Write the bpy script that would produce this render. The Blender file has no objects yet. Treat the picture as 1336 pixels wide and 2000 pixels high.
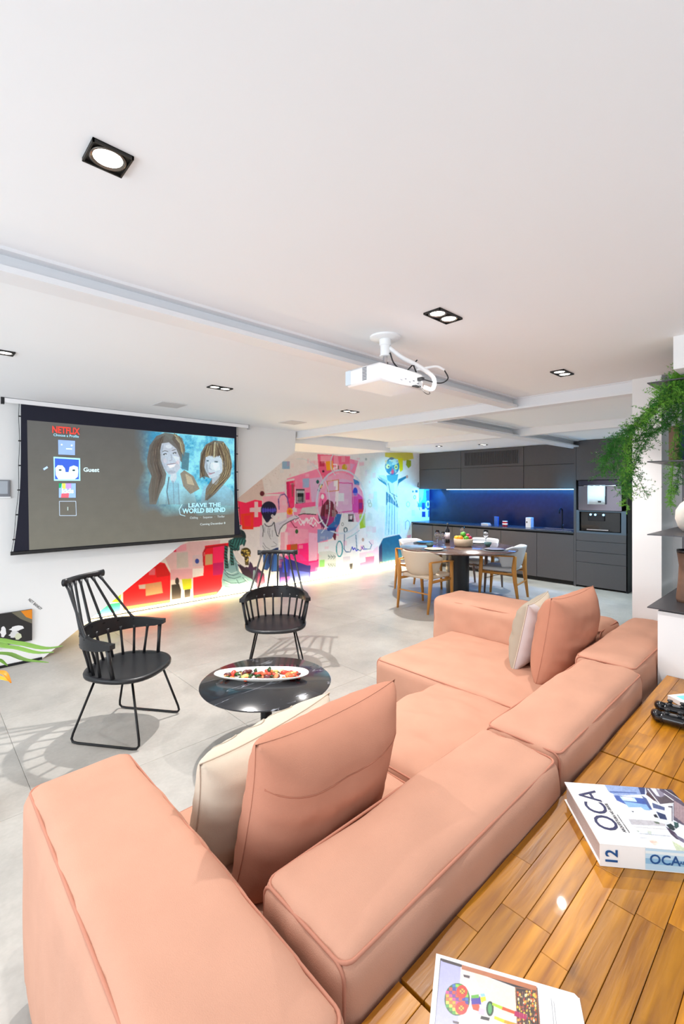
import bpy, bmesh, math, random
import numpy as np
from mathutils import Vector, Matrix, noise
random.seed(7)
C = bpy.context.scene.collection
PI = math.pi

# ---------------------------------------------------------------- camera, world, exposure
F_PX, CX, HORIZON, EYE = 895.0, 668.0, 957.0, 1.6
TH = math.atan(952/895.0)
FW = Vector((math.cos(TH), math.sin(TH), 0)); RT = Vector((math.sin(TH), -math.cos(TH), 0))
cam = bpy.data.objects.new('camera', bpy.data.cameras.new('camera')); C.objects.link(cam)
cam.location = (0, 0, EYE); cam.rotation_euler = (PI/2, 0, TH - PI/2)
cam.data.sensor_fit = 'VERTICAL'; cam.data.sensor_height = 36; cam.data.lens = 36*F_PX/2000
cam.data.shift_y = -(1000-HORIZON)/2000.0*-1 * -1
cam.data.clip_start = 0.02
bpy.context.scene.camera = cam
sc = bpy.context.scene
sc.view_settings.view_transform = 'Standard'; sc.view_settings.look = 'None'
sc.view_settings.gamma = 1; sc.view_settings.use_curve_mapping = False
sc.view_settings.exposure = 0.2
w = bpy.data.worlds.new('world'); sc.world = w; w.use_nodes = True
bg = w.node_tree.nodes['Background']; bg.inputs[0].default_value = (0.90, 0.95, 1.0, 1); bg.inputs[1].default_value = 1.0

def atz(u, v, z):          # point of a level surface as surveyed from the photograph
    d = FW + RT*((u-CX)/F_PX); t = (z-EYE)/((HORIZON-v)/F_PX); return Vector((d.x*t, d.y*t, z))
def aty(u, v, y):
    d = FW + RT*((u-CX)/F_PX); t = y/d.y; return Vector((d.x*t, y, EYE+(HORIZON-v)/F_PX*t))
def atx(u, v, x):
    d = FW + RT*((u-CX)/F_PX); t = x/d.x; return Vector((x, d.y*t, EYE+(HORIZON-v)/F_PX*t))

def lamp(name, kind, loc, energy, color=(1,1,1), target=None, **kw):
    l = bpy.data.lights.new(name, kind); l.energy = energy; l.color = color
    for k, val in kw.items(): setattr(l, k, val)
    o = bpy.data.objects.new(name, l); C.objects.link(o); o.location = loc
    if target is not None: o.rotation_euler = (Vector(target)-Vector(loc)).to_track_quat('-Z', 'Y').to_euler()
    return o
CEIL = 2.42
WARM = (1, .965, .93)
lamp('open_side_fill', 'AREA', (-2.6, 1.8, 1.5), 100, (.86, .94, 1), (3, 3.2, 1.3), shape='RECTANGLE', size=3.6, size_y=2.2)  # large fill lamp added at the unseen open end of the room
for (x, y, tgt, e) in [(.353, 1.217, (.6, 1.3, 0), 44), (1.82, 1.24, (1.9, 1.3, 0), 60), (3.31, 1.28, (3.2, 1.4, 0), 60),
                       (.38, 3.35, (.5, 3.6, 0), 20), (1.80, 3.34, (1.75, 3.0, 0), 170), (3.33, 3.38, (3.4, 3.6, 0), 45)]:
    lamp('downlight_beam', 'SPOT', (x, y, CEIL-.035), e, WARM, tgt, spot_size=math.radians(125), spot_blend=.7, shadow_soft_size=.022)
lamp('statue_spot', 'SPOT', (7.16, 4.98, 2.37), 95, (.28, .82, 1), (7.35, 6.32, 1.35), spot_size=math.radians(78), spot_blend=1, shadow_soft_size=.03)
lamp('kitchen_spot', 'SPOT', (7.5, 4.27, 2.38), 130, (1, .96, .9), (6.9, 4.1, 0), spot_size=math.radians(110), spot_blend=.7, shadow_soft_size=.03)
lamp('kitchen_spot', 'SPOT', (7.2, 2.4, 2.38), 120, (.62, .88, 1), (7.2, 2.2, 0), spot_size=math.radians(120), spot_blend=.7, shadow_soft_size=.05)
lamp('dining_spot', 'SPOT', (5.4, 4.1, 2.38), 170, WARM, (5.8, 3.9, 0), spot_size=math.radians(120), spot_blend=.7, shadow_soft_size=.03)
cl_ = lamp('counter_led_light', 'AREA', (8.46, 4.45, 1.598), 36, (.01, .26, 1), shape='RECTANGLE', size=.04, size_y=3.0); cl_.rotation_euler = (0, -.12, 0)
lamp('niche_led_light', 'AREA', (8.5, 5.9, 1.60), 22, (.1, .5, 1), (8.3, 6.32, 1.2), shape='RECTANGLE', size=.3, size_y=.1)
lamp('oven_blue_area', 'AREA', (7.85, 3.3, 1.55), 2.5, (.1, .6, 1), (8.05, 2.6, 1.5), shape='RECTANGLE', size=.2, size_y=.2)  # small blue area lamp facing the oven front, without a fitting

# ---------------------------------------------------------------- materials
def lin(h):
    if isinstance(h, str):
        c = [int(h[i:i+2], 16)/255 for i in (0, 2, 4)]
    else: c = h
    return tuple(x/12.92 if x <= .04045 else ((x+.055)/1.055)**2.4 for x in c)
def mat(name, color, rough=.5, metal=0, spec=.5, bump=0, bscale=60, var=0, vscale=6, emit=None, estr=0, trans=0, alpha=1, stretch=None, coat=0):
    m = bpy.data.materials.new(name); m.use_nodes = True; nt = m.node_tree; N = nt.nodes; L = nt.links
    p = N['Principled BSDF']; c = lin(color)
    p.inputs['Base Color'].default_value = (*c, 1); p.inputs['Roughness'].default_value = rough
    p.inputs['Metallic'].default_value = metal; p.inputs['Specular IOR Level'].default_value = spec
    p.inputs['Coat Weight'].default_value = coat
    if trans: p.inputs['Transmission Weight'].default_value = trans
    if alpha < 1: p.inputs['Alpha'].default_value = alpha
    if emit: p.inputs['Emission Color'].default_value = (*lin(emit), 1); p.inputs['Emission Strength'].default_value = estr
    tc = N.new('ShaderNodeTexCoord'); src = tc.outputs['Object']
    if stretch:
        mp = N.new('ShaderNodeMapping'); mp.inputs['Scale'].default_value = stretch; L.new(src, mp.inputs[0]); src = mp.outputs[0]
    if var:
        n = N.new('ShaderNodeTexNoise'); n.inputs['Scale'].default_value = vscale; n.inputs['Detail'].default_value = 5
        L.new(src, n.inputs['Vector'])
        r = N.new('ShaderNodeMapRange'); r.inputs['From Min'].default_value = .3; r.inputs['From Max'].default_value = .7
        r.inputs['To Min'].default_value = 1-var; r.inputs['To Max'].default_value = 1+var*.6; L.new(n.outputs[0], r.inputs[0])
        mx = N.new('ShaderNodeVectorMath'); mx.operation = 'SCALE'; mx.inputs[0].default_value = c
        L.new(r.outputs[0], mx.inputs['Scale']); L.new(mx.outputs[0], p.inputs['Base Color'])
    if bump:
        n2 = N.new('ShaderNodeTexNoise'); n2.inputs['Scale'].default_value = bscale; n2.inputs['Detail'].default_value = 4
        L.new(src, n2.inputs['Vector']); b = N.new('ShaderNodeBump'); b.inputs['Strength'].default_value = bump; b.inputs['Distance'].default_value = .01
        L.new(n2.outputs[0], b.inputs['Height']); L.new(b.outputs[0], p.inputs['Normal'])
    return m
M = {}
M['white'] = mat('white_plaster', 'EDEDED', .85, var=.02, vscale=1.2, bump=.04, bscale=30)
M['ceil'] = mat('ceiling_paint', 'F1F4F8', .9, var=.015, vscale=.8)
M['beam'] = mat('beam_paint', 'E9EBEF', .45)
M['coral'] = mat('coral_fabric', 'C6957E', .88, var=.06, vscale=5, bump=.18, bscale=420, spec=.25)
M['pipe2'] = mat('coral_edge_piping', 'BA806B', .9, spec=.2)
M['pipe'] = mat('coral_piping', 'A56B56', .9, spec=.2)
M['coral2'] = mat('coral_cushion_fabric', 'BC846D', .9, var=.05, vscale=6, bump=.2, bscale=420, spec=.2)
M['cream'] = mat('cream_fabric', 'CDC0AE', .85, var=.05, vscale=9, bump=.15, bscale=300, spec=.3)
M['taupe'] = mat('taupe_fabric', 'A89C8C', .85, bump=.15, bscale=300)
M['silver'] = mat('silver_fabric', 'CFC7C8', .45, var=.04, vscale=7, spec=.5)
M['black'] = mat('black_plastic', '17181C', .38)
M['blackm'] = mat('black_metal', '121214', .35, metal=.4)
M['screenblk'] = mat('black_screen_cloth', '15172A', .8)
M['dark'] = mat('dark_cabinet', '4C4A4D', .5, var=.05, vscale=30, stretch=(1, 6, 1))
M['darkgap'] = mat('dark_gap', '0C0D10', .7)
M['darktop'] = mat('dark_worktop', '3A4048', .25)
M['stone'] = mat('dark_stone_splashback', '121E34', .3, var=.25, vscale=14)
M['shelf'] = mat('graphite_steel', '4A484C', .42, metal=.5)
M['whitep'] = mat('white_plastic', 'F2F3F5', .35)
M['chrome'] = mat('brushed_steel', 'C8C8CC', .22, metal=1)
M['glass'] = mat('clear_glass', 'FFFFFF', .02, trans=1)
M['tealglass'] = mat('teal_glass', '4E7F84', .05, trans=.6)
M['china'] = mat('white_china', 'F6F5F0', .2, coat=.4)
M['clay'] = mat('beige_ceramic', 'C2AE96', .6, var=.08, vscale=12)
M['darkwood'] = mat('dark_wood_top', '5C433C', .22, var=.25, vscale=5, stretch=(1, 9, 1), coat=.3)
M['oak'] = mat('honey_oak', 'C98A3E', .42, var=.14, vscale=9, stretch=(1, 1, .25))
M['greyoak'] = mat('smoked_oak', '7A6152', .45, var=.14, vscale=9)
M['shell'] = mat('beige_shell_fabric', 'D9C9B6', .9, bump=.15, bscale=350)
M['shellg'] = mat('pale_grey_shell_fabric', 'C9CCD2', .9, bump=.15, bscale=350)
M['lens'] = mat('lamp_lens', 'FFFFFF', .3, emit='FFF8EE', estr=9)
M['lamptrim'] = mat('black_lamp_trim', '1A1815', .5)
M['lampcone'] = mat('lamp_reflector', '77706A', .25, metal=.8)
M['ledw'] = mat('warm_led', 'FFFFFF', .5, emit='FFE2A8', estr=48)
M['ledb'] = mat('blue_led', 'FFFFFF', .5, emit='8FD8FF', estr=3.2)
M['paper'] = mat('white_paper', 'F4F4F4', .35, coat=.3)
M['pages'] = mat('page_block', 'B9A6A0', .8, var=.2, vscale=200, stretch=(1, 1, 6))
M['navy'] = mat('navy_ink', '1E2352', .5)
M['blueink'] = mat('blue_ink', '15508C', .5)
M['greyink'] = mat('grey_ink', '55555C', .6)
M['ledstrip_off'] = mat('grey_trim', 'C4C6CA', .5)
M['green'] = mat('fern_green', '33752A', .6, var=.35, vscale=9, spec=.3)
M['stem'] = mat('fern_stem', '4E6A35', .6)
M['leaf'] = mat('tulip_leaf', '6E9A3C', .45, var=.25, vscale=6)
M['orange'] = mat('orange_petal', 'F2971C', .5, var=.15, vscale=20)
M['pot'] = mat('dark_brown_pot', '3A2C26', .6)
M['brown'] = mat('brown_leather', '7A5A48', .6, var=.2, vscale=14)
M['skin'] = mat('bone_ceramic', 'E3DAD0', .5)

def floor_material():
    m = mat('concrete_look_porcelain', 'B3B0AB', .32, spec=.5); nt = m.node_tree; N = nt.nodes; L = nt.links; p = N['Principled BSDF']
    g = N.new('ShaderNodeNewGeometry'); oi = N.new('ShaderNodeObjectInfo')
    n1 = N.new('ShaderNodeTexNoise'); n1.inputs['Scale'].default_value = 1.6; n1.inputs['Detail'].default_value = 8; n1.inputs['Roughness'].default_value = .65
    n2 = N.new('ShaderNodeTexNoise'); n2.inputs['Scale'].default_value = 45; n2.inputs['Detail'].default_value = 4
    L.new(g.outputs['Position'], n1.inputs['Vector']); L.new(g.outputs['Position'], n2.inputs['Vector'])
    cr = N.new('ShaderNodeValToRGB'); cr.color_ramp.elements[0].position = .32; cr.color_ramp.elements[1].position = .7
    cr.color_ramp.elements[0].color = (*lin('A19D97'), 1); cr.color_ramp.elements[1].color = (*lin('C2BEB7'), 1)
    L.new(n1.outputs[0], cr.inputs[0])
    ad = N.new('ShaderNodeMath'); ad.operation = 'MULTIPLY_ADD'; ad.inputs[1].default_value = .22; ad.inputs[2].default_value = .86
    L.new(n2.outputs[0], ad.inputs[0])
    a2 = N.new('ShaderNodeMath'); a2.operation = 'MULTIPLY_ADD'; a2.inputs[1].default_value = .05; L.new(oi.outputs['Random'], a2.inputs[0]); L.new(ad.outputs[0], a2.inputs[2])
    vm = N.new('ShaderNodeVectorMath'); vm.operation = 'SCALE'; L.new(cr.outputs[0], vm.inputs[0]); L.new(a2.outputs[0], vm.inputs['Scale'])
    L.new(vm.outputs[0], p.inputs['Base Color'])
    rr = N.new('ShaderNodeMapRange'); rr.inputs['To Min'].default_value = .28; rr.inputs['To Max'].default_value = .5; L.new(n1.outputs[0], rr.inputs[0]); L.new(rr.outputs[0], p.inputs['Roughness'])
    return m
M['floor'] = floor_material()
M['grout'] = mat('tile_grout', '9C9994', .8)

def plank_material():
    m = mat('varnished_reclaimed_wood', 'B8702A', .34, coat=.22); nt = m.node_tree; N = nt.nodes; L = nt.links; p = N['Principled BSDF']
    g = N.new('ShaderNodeNewGeometry'); oi = N.new('ShaderNodeObjectInfo')
    off = N.new('ShaderNodeVectorMath'); off.operation = 'SCALE'; off.inputs[0].default_value = (13, 7, 5); L.new(oi.outputs['Random'], off.inputs['Scale'])
    add = N.new('ShaderNodeVectorMath'); L.new(g.outputs['Position'], add.inputs[0]); L.new(off.outputs[0], add.inputs[1])
    mp = N.new('ShaderNodeMapping'); mp.inputs['Scale'].default_value = (2.2, 26, 26); L.new(add.outputs[0], mp.inputs[0])
    n1 = N.new('ShaderNodeTexNoise'); n1.inputs['Scale'].default_value = 1.5; n1.inputs['Detail'].default_value = 7; n1.inputs['Distortion'].default_value = .25; L.new(mp.outputs[0], n1.inputs['Vector'])
    cr = N.new('ShaderNodeValToRGB'); e = cr.color_ramp.elements; e[0].position = .28; e[1].position = .72
    e[0].color = (*lin('8C520E'), 1); e[1].color = (*lin('D08C18'), 1); L.new(n1.outputs[0], cr.inputs[0])
    n2 = N.new('ShaderNodeTexNoise'); n2.inputs['Scale'].default_value = 7; n2.inputs['Detail'].default_value = 3; L.new(add.outputs[0], n2.inputs['Vector'])
    k = N.new('ShaderNodeMapRange'); k.inputs['From Min'].default_value = .66; k.inputs['From Max'].default_value = .76; L.new(n2.outputs[0], k.inputs[0])
    km = N.new('ShaderNodeMath'); km.operation = 'MULTIPLY'; km.inputs[1].default_value = .7; L.new(k.outputs[0], km.inputs[0])
    mx = N.new('ShaderNodeMixRGB'); mx.inputs[2].default_value = (*lin('6A4220'), 1); L.new(km.outputs[0], mx.inputs[0]); L.new(cr.outputs[0], mx.inputs[1])
    r = N.new('ShaderNodeMapRange'); r.inputs['To Min'].default_value = .72; r.inputs['To Max'].default_value = 1.18; L.new(oi.outputs['Random'], r.inputs[0])
    vm = N.new('ShaderNodeVectorMath'); vm.operation = 'SCALE'; L.new(mx.outputs[0], vm.inputs[0]); L.new(r.outputs[0], vm.inputs['Scale']); L.new(vm.outputs[0], p.inputs['Base Color'])
    b = N.new('ShaderNodeBump'); b.inputs['Strength'].default_value = .25; b.inputs['Distance'].default_value = .004; L.new(n1.outputs[0], b.inputs['Height']); L.new(b.outputs[0], p.inputs['Normal'])
    return m
M['plank'] = plank_material()
def marble_material():
    m = mat('black_marble', '1A1B20', .16, coat=.4); nt = m.node_tree; N = nt.nodes; L = nt.links; p = N['Principled BSDF']
    tc = N.new('ShaderNodeTexCoord'); n = N.new('ShaderNodeTexNoise'); n.inputs['Scale'].default_value = 1.5; n.inputs['Detail'].default_value = 4; n.inputs['Roughness'].default_value = .45
    mp = N.new('ShaderNodeMapping'); mp.inputs['Rotation'].default_value = (0, 0, .75); mp.inputs['Scale'].default_value = (1.3, 5.5, 1); L.new(tc.outputs['Object'], mp.inputs[0]); L.new(mp.outputs[0], n.inputs['Vector'])
    a = N.new('ShaderNodeMath'); a.operation = 'SUBTRACT'; a.inputs[1].default_value = .5; L.new(n.outputs[0], a.inputs[0])
    b = N.new('ShaderNodeMath'); b.operation = 'ABSOLUTE'; L.new(a.outputs[0], b.inputs[0])
    n3 = N.new('ShaderNodeTexNoise'); n3.inputs['Scale'].default_value = 5; L.new(tc.outputs['Object'], n3.inputs['Vector'])
    r = N.new('ShaderNodeMapRange'); r.inputs['From Min'].default_value = 0; r.inputs['From Max'].default_value = .008; r.inputs['To Min'].default_value = 1; r.inputs['To Max'].default_value = 0; L.new(b.outputs[0], r.inputs[0])
    r3 = N.new('ShaderNodeMapRange'); r3.inputs['From Min'].default_value = .4; r3.inputs['From Max'].default_value = .52; L.new(n3.outputs[0], r3.inputs[0])
    mu = N.new('ShaderNodeMath'); mu.operation = 'MULTIPLY'; L.new(r.outputs[0], mu.inputs[0]); L.new(r3.outputs[0], mu.inputs[1])
    mx = N.new('ShaderNodeMixRGB'); mx.inputs[1].default_value = (*lin('202126'), 1); mx.inputs[2].default_value = (*lin('8E929C'), 1); L.new(mu.outputs[0], mx.inputs[0]); L.new(mx.outputs[0], p.inputs['Base Color'])
    return m
M['marble'] = marble_material()
def print_material(name, rough=.6, emit=0, mottling=0):
    m = mat(name, 'FFFFFF', rough); nt = m.node_tree; N = nt.nodes; L = nt.links; p = N['Principled BSDF']
    a = N.new('ShaderNodeAttribute'); a.attribute_name = 'Col'; out = a.outputs['Color']
    if mottling:
        n = N.new('ShaderNodeTexNoise'); n.inputs['Scale'].default_value = 9; n.inputs['Detail'].default_value = 6; g = N.new('ShaderNodeNewGeometry'); L.new(g.outputs['Position'], n.inputs['Vector'])
        r = N.new('ShaderNodeMapRange'); r.inputs['From Min'].default_value = .3; r.inputs['From Max'].default_value = .7; r.inputs['To Min'].default_value = 1-mottling; r.inputs['To Max'].default_value = 1+mottling*.6; L.new(n.outputs[0], r.inputs[0])
        v = N.new('ShaderNodeVectorMath'); v.operation = 'SCALE'; L.new(out, v.inputs[0]); L.new(r.outputs[0], v.inputs['Scale']); out = v.outputs[0]
    L.new(out, p.inputs['Base Color'])
    if emit: L.new(out, p.inputs['Emission Color']); p.inputs['Emission Strength'].default_value = emit
    return m
M['mural'] = print_material('mural_paint', .7, mottling=.02)
M['projection'] = print_material('projected_picture', .8, emit=.42, mottling=.05)
M['print'] = print_material('glossy_print', .3)

# ---------------------------------------------------------------- mesh helpers
def tag(o, label=None, cat=None, group=None, kind=None):
    if label: o['label'] = label
    if cat: o['category'] = cat
    if group: o['group'] = group
    if kind: o['kind'] = kind
    return o
def thing(name, label, cat, loc=(0,0,0), rz=0, group=None, kind=None):
    o = bpy.data.objects.new(name, None); C.objects.link(o); o.empty_display_size = .1
    o.location = loc; o.rotation_euler = (0, 0, rz); return tag(o, label, cat, group, kind)
def struct_empty(name): 
    o = bpy.data.objects.new(name, None); C.objects.link(o); return tag(o, kind='structure')

class B:
    def __init__(s): s.v = []; s.f = []; s.c = []; s.col = None
    def add(s, vs, fs):
        k = len(s.v); s.v += [tuple(x) for x in vs]
        for f in fs: s.f.append([i+k for i in f]); s.c.append(s.col)
        return s
    def box(s, x0, x1, y0, y1, z0, z1):
        return s.add([(x0,y0,z0),(x1,y0,z0),(x1,y1,z0),(x0,y1,z0),(x0,y0,z1),(x1,y0,z1),(x1,y1,z1),(x0,y1,z1)],
                     [(3,2,1,0),(4,5,6,7),(0,1,5,4),(1,2,6,5),(2,3,7,6),(3,0,4,7)])
    def bbox(s, x0, x1, y0, y1, z0, z1, b=.004):      # box with chamfered edges
        P = []; F = []
        def corner(i, j, k): return ((x0, x1)[i], (y0, y1)[j], (z0, z1)[k])
        ids = {}
        for i in (0,1):
            for j in (0,1):
                for k in (0,1):
                    c = corner(i,j,k); sx = b*(1-2*i); sy = b*(1-2*j); sz = b*(1-2*k)
                    for a, q in enumerate([(c[0], c[1]+sy, c[2]+sz), (c[0]+sx, c[1], c[2]+sz), (c[0]+sx, c[1]+sy, c[2])]):
                        ids[(i,j,k,a)] = len(P); P.append(q)
        for k in (0,1):
            F.append([ids[(i,j,k,2)] for i,j in ((0,0),(1,0),(1,1),(0,1))][::(1 if k else -1)])
        for j in (0,1):
            F.append([ids[(i,j,k,1)] for i,k in ((0,0),(1,0),(1,1),(0,1))][::(-1 if j else 1)])
        for i in (0,1):
            F.append([ids[(i,j,k,0)] for j,k in ((0,0),(1,0),(1,1),(0,1))][::(1 if i else -1)])
        for j in (0,1):
            for k in (0,1): F.append([ids[(0,j,k,2)], ids[(1,j,k,2)], ids[(1,j,k,1)], ids[(0,j,k,1)]][::(-1 if j^k==0 else 1)] )
        for i in (0,1):
            for k in (0,1): F.append([ids[(i,0,k,2)], ids[(i,1,k,2)], ids[(i,1,k,0)], ids[(i,0,k,0)]][::(1 if i^k==0 else -1)])
            for j in (0,1): F.append([ids[(i,j,0,1)], ids[(i,j,1,1)], ids[(i,j,1,0)], ids[(i,j,0,0)]][::(-1 if i^j==0 else 1)])
        for i in (0,1):
            for j in (0,1):
                for k in (0,1): F.append([ids[(i,j,k,a)] for a in (0,1,2)][::(1 if (i+j+k)%2 else -1)])
        return s.add(P, F)
    def tube(s, pts, r, n=8, closed=False, cap=True, flat=None, up=(0,0,1)):
        pts = [Vector(p) for p in pts]; m = len(pts); rr = r if isinstance(r, (list, tuple)) else [r]*m; V = []; Fs = []
        prev = None
        for i, p in enumerate(pts):
            if closed: t = pts[(i+1) % m]-pts[i-1]
            else: t = pts[min(i+1, m-1)]-pts[max(i-1, 0)]
            t.normalize(); u = Vector(up) if prev is None else prev
            if abs(u.dot(t)) > .98: u = Vector((1, 0, .1)) if prev is None else prev
            sd = t.cross(u)
            if sd.length < 1e-6: sd = t.cross(Vector((.3, 1, .2)))
            sd.normalize(); u = sd.cross(t).normalized(); prev = u
            for k in range(n):
                a = 2*PI*k/n; ru = rr[i]*(flat if flat else 1)
                V.append(p + sd*math.cos(a)*rr[i] + u*math.sin(a)*ru)
        for i in range(m if closed else m-1):
            j = (i+1) % m
            for k in range(n): Fs.append([i*n+k, i*n+(k+1) % n, j*n+(k+1) % n, j*n+k])
        if cap and not closed: Fs.append(list(range(n))[::-1]); Fs.append([(m-1)*n+k for k in range(n)])
        return s.add(V, Fs)
    def band(s, pts, wd, ht, closed=False):            # sweep a vertical rectangle (thickness wd, height ht list ok)
        pts = [Vector(p) for p in pts]; m = len(pts); V = []; Fs = []
        hs = ht if isinstance(ht, (list, tuple)) else [ht]*m; ws = wd if isinstance(wd, (list, tuple)) else [wd]*m
        for i, p in enumerate(pts):
            t = pts[min(i+1, m-1)]-pts[max(i-1, 0)]; t.z = 0; t.normalize(); sd = Vector((-t.y, t.x, 0))
            for a, b in ((-1,-1),(1,-1),(1,1),(-1,1)): V.append(p+sd*a*ws[i]/2+Vector((0,0,b*hs[i]/2)))
        for i in range(m-1):
            for k in range(4): Fs.append([i*4+k, i*4+(k+1) % 4, i*4+4+(k+1) % 4, i*4+4+k])
        Fs.append([3,2,1,0]); Fs.append([(m-1)*4+k for k in range(4)]); return s.add(V, Fs)
    def lathe(s, prof, c=(0,0,0), n=32, axis='z', sx=1, sy=1):
        V = []; Fs = []; c = Vector(c)
        for (r, z) in prof:
            for k in range(n):
                a = 2*PI*k/n; q = Vector((r*math.cos(a)*sx, r*math.sin(a)*sy, z))
                if axis == 'x': q = Vector((q.z, q.x, q.y))
                if axis == 'y': q = Vector((q.x, q.z, q.y))
                V.append(c+q)
        for i in range(len(prof)-1):
            for k in range(n): Fs.append([i*n+k, i*n+(k+1) % n, (i+1)*n+(k+1) % n, (i+1)*n+k])
        if prof[0][0] > 1e-5: Fs.append([k for k in range(n)][::-1])
        if prof[-1][0] > 1e-5: Fs.append([(len(prof)-1)*n+k for k in range(n)])
        return s.add(V, Fs)
    def prism(s, poly, off):                            # poly = list of 3-D points, extruded by off
        n = len(poly); P = [Vector(p) for p in poly]; o = Vector(off)
        return s.add(P+[p+o for p in P], [list(range(n))[::-1], [n+i for i in range(n)]]+[[i, (i+1) % n, n+(i+1) % n, n+i] for i in range(n)])
    def ball(s, c, r, n=12, m=8, sc=(1,1,1)):
        pr = [(math.sin(PI*i/m), -math.cos(PI*i/m)) for i in range(m+1)]
        V = []; Fs = []
        for (a, z) in pr:
            for k in range(n): t = 2*PI*k/n; V.append((c[0]+r*sc[0]*a*math.cos(t), c[1]+r*sc[1]*a*math.sin(t), c[2]+r*sc[2]*z))
        for i in range(m):
            for k in range(n): Fs.append([i*n+k, i*n+(k+1) % n, (i+1)*n+(k+1) % n, (i+1)*n+k])
        return s.add(V, Fs)
    def build(s, name, m, parent=None, smooth=False, world=True, weld=True):
        off = Vector(parent.matrix_basis.translation) if (parent is not None and world) else Vector((0,0,0))
        if parent is not None and world and parent.parent is not None: off = off+Vector(parent.parent.matrix_basis.translation)
        me = bpy.data.meshes.new(name); me.from_pydata([tuple(Vector(v)-off) for v in s.v], [], s.f)
        if s.col is not None:
            at = me.color_attributes.new('Col', 'FLOAT_COLOR', 'CORNER'); d = []
            for f, c in zip(s.f, s.c):
                d += [c[0], c[1], c[2], 1]*len(f)
            at.data.foreach_set('color', d)
        elif weld:
            bm = bmesh.new(); bm.from_mesh(me); bmesh.ops.remove_doubles(bm, verts=bm.verts, dist=1e-6)
            bmesh.ops.recalc_face_normals(bm, faces=bm.faces); bm.to_mesh(me); bm.free()
        me.materials.append(m)
        if smooth:
            for p in me.polygons: p.use_smooth = True
            if smooth == 'auto':
                try: me.set_sharp_from_angle(angle=math.radians(40))
                except Exception: pass
        o = bpy.data.objects.new(name, me); C.objects.link(o)
        if parent is not None: o.parent = parent
        return o
def copy_tree(o, loc=None, rz=None, label=None, parent=None):
    c = o.copy(); C.objects.link(c)
    if parent is not None: c.parent = parent
    if loc is not None: c.location = loc
    if rz is not None: c.rotation_euler = (0, 0, rz)
    if label: c['label'] = label
    for ch in list(o.children): copy_tree(ch, parent=c)
    return c
def text_mesh(body, size, origin, xd, yd, m, name, parent=None, depth=.0008, bold=0, align='LEFT', xs=1):
    cu = bpy.data.curves.new('t', 'FONT'); cu.body = body; cu.size = size; cu.extrude = depth/2; cu.offset = bold; cu.align_x = align; cu.resolution_u = 3
    to = bpy.data.objects.new('t', cu); C.objects.link(to)
    dg = bpy.context.evaluated_depsgraph_get(); me = bpy.data.meshes.new_from_object(to.evaluated_get(dg))
    bpy.data.objects.remove(to); xd = Vector(xd).normalized(); yd = Vector(yd).normalized(); zd = xd.cross(yd)
    off = Vector((0,0,0))
    if parent is not None:
        off = Vector(parent.matrix_basis.translation)
        if parent.parent is not None: off += Vector(parent.parent.matrix_basis.translation)
    for v in me.vertices: v.co = Vector(origin)+xd*v.co.x*xs+yd*v.co.y+zd*v.co.z-off
    me.materials.clear(); me.materials.append(m); me.name = name
    o = bpy.data.objects.new(name, me); C.objects.link(o)
    if parent is not None: o.parent = parent
    return o

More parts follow.
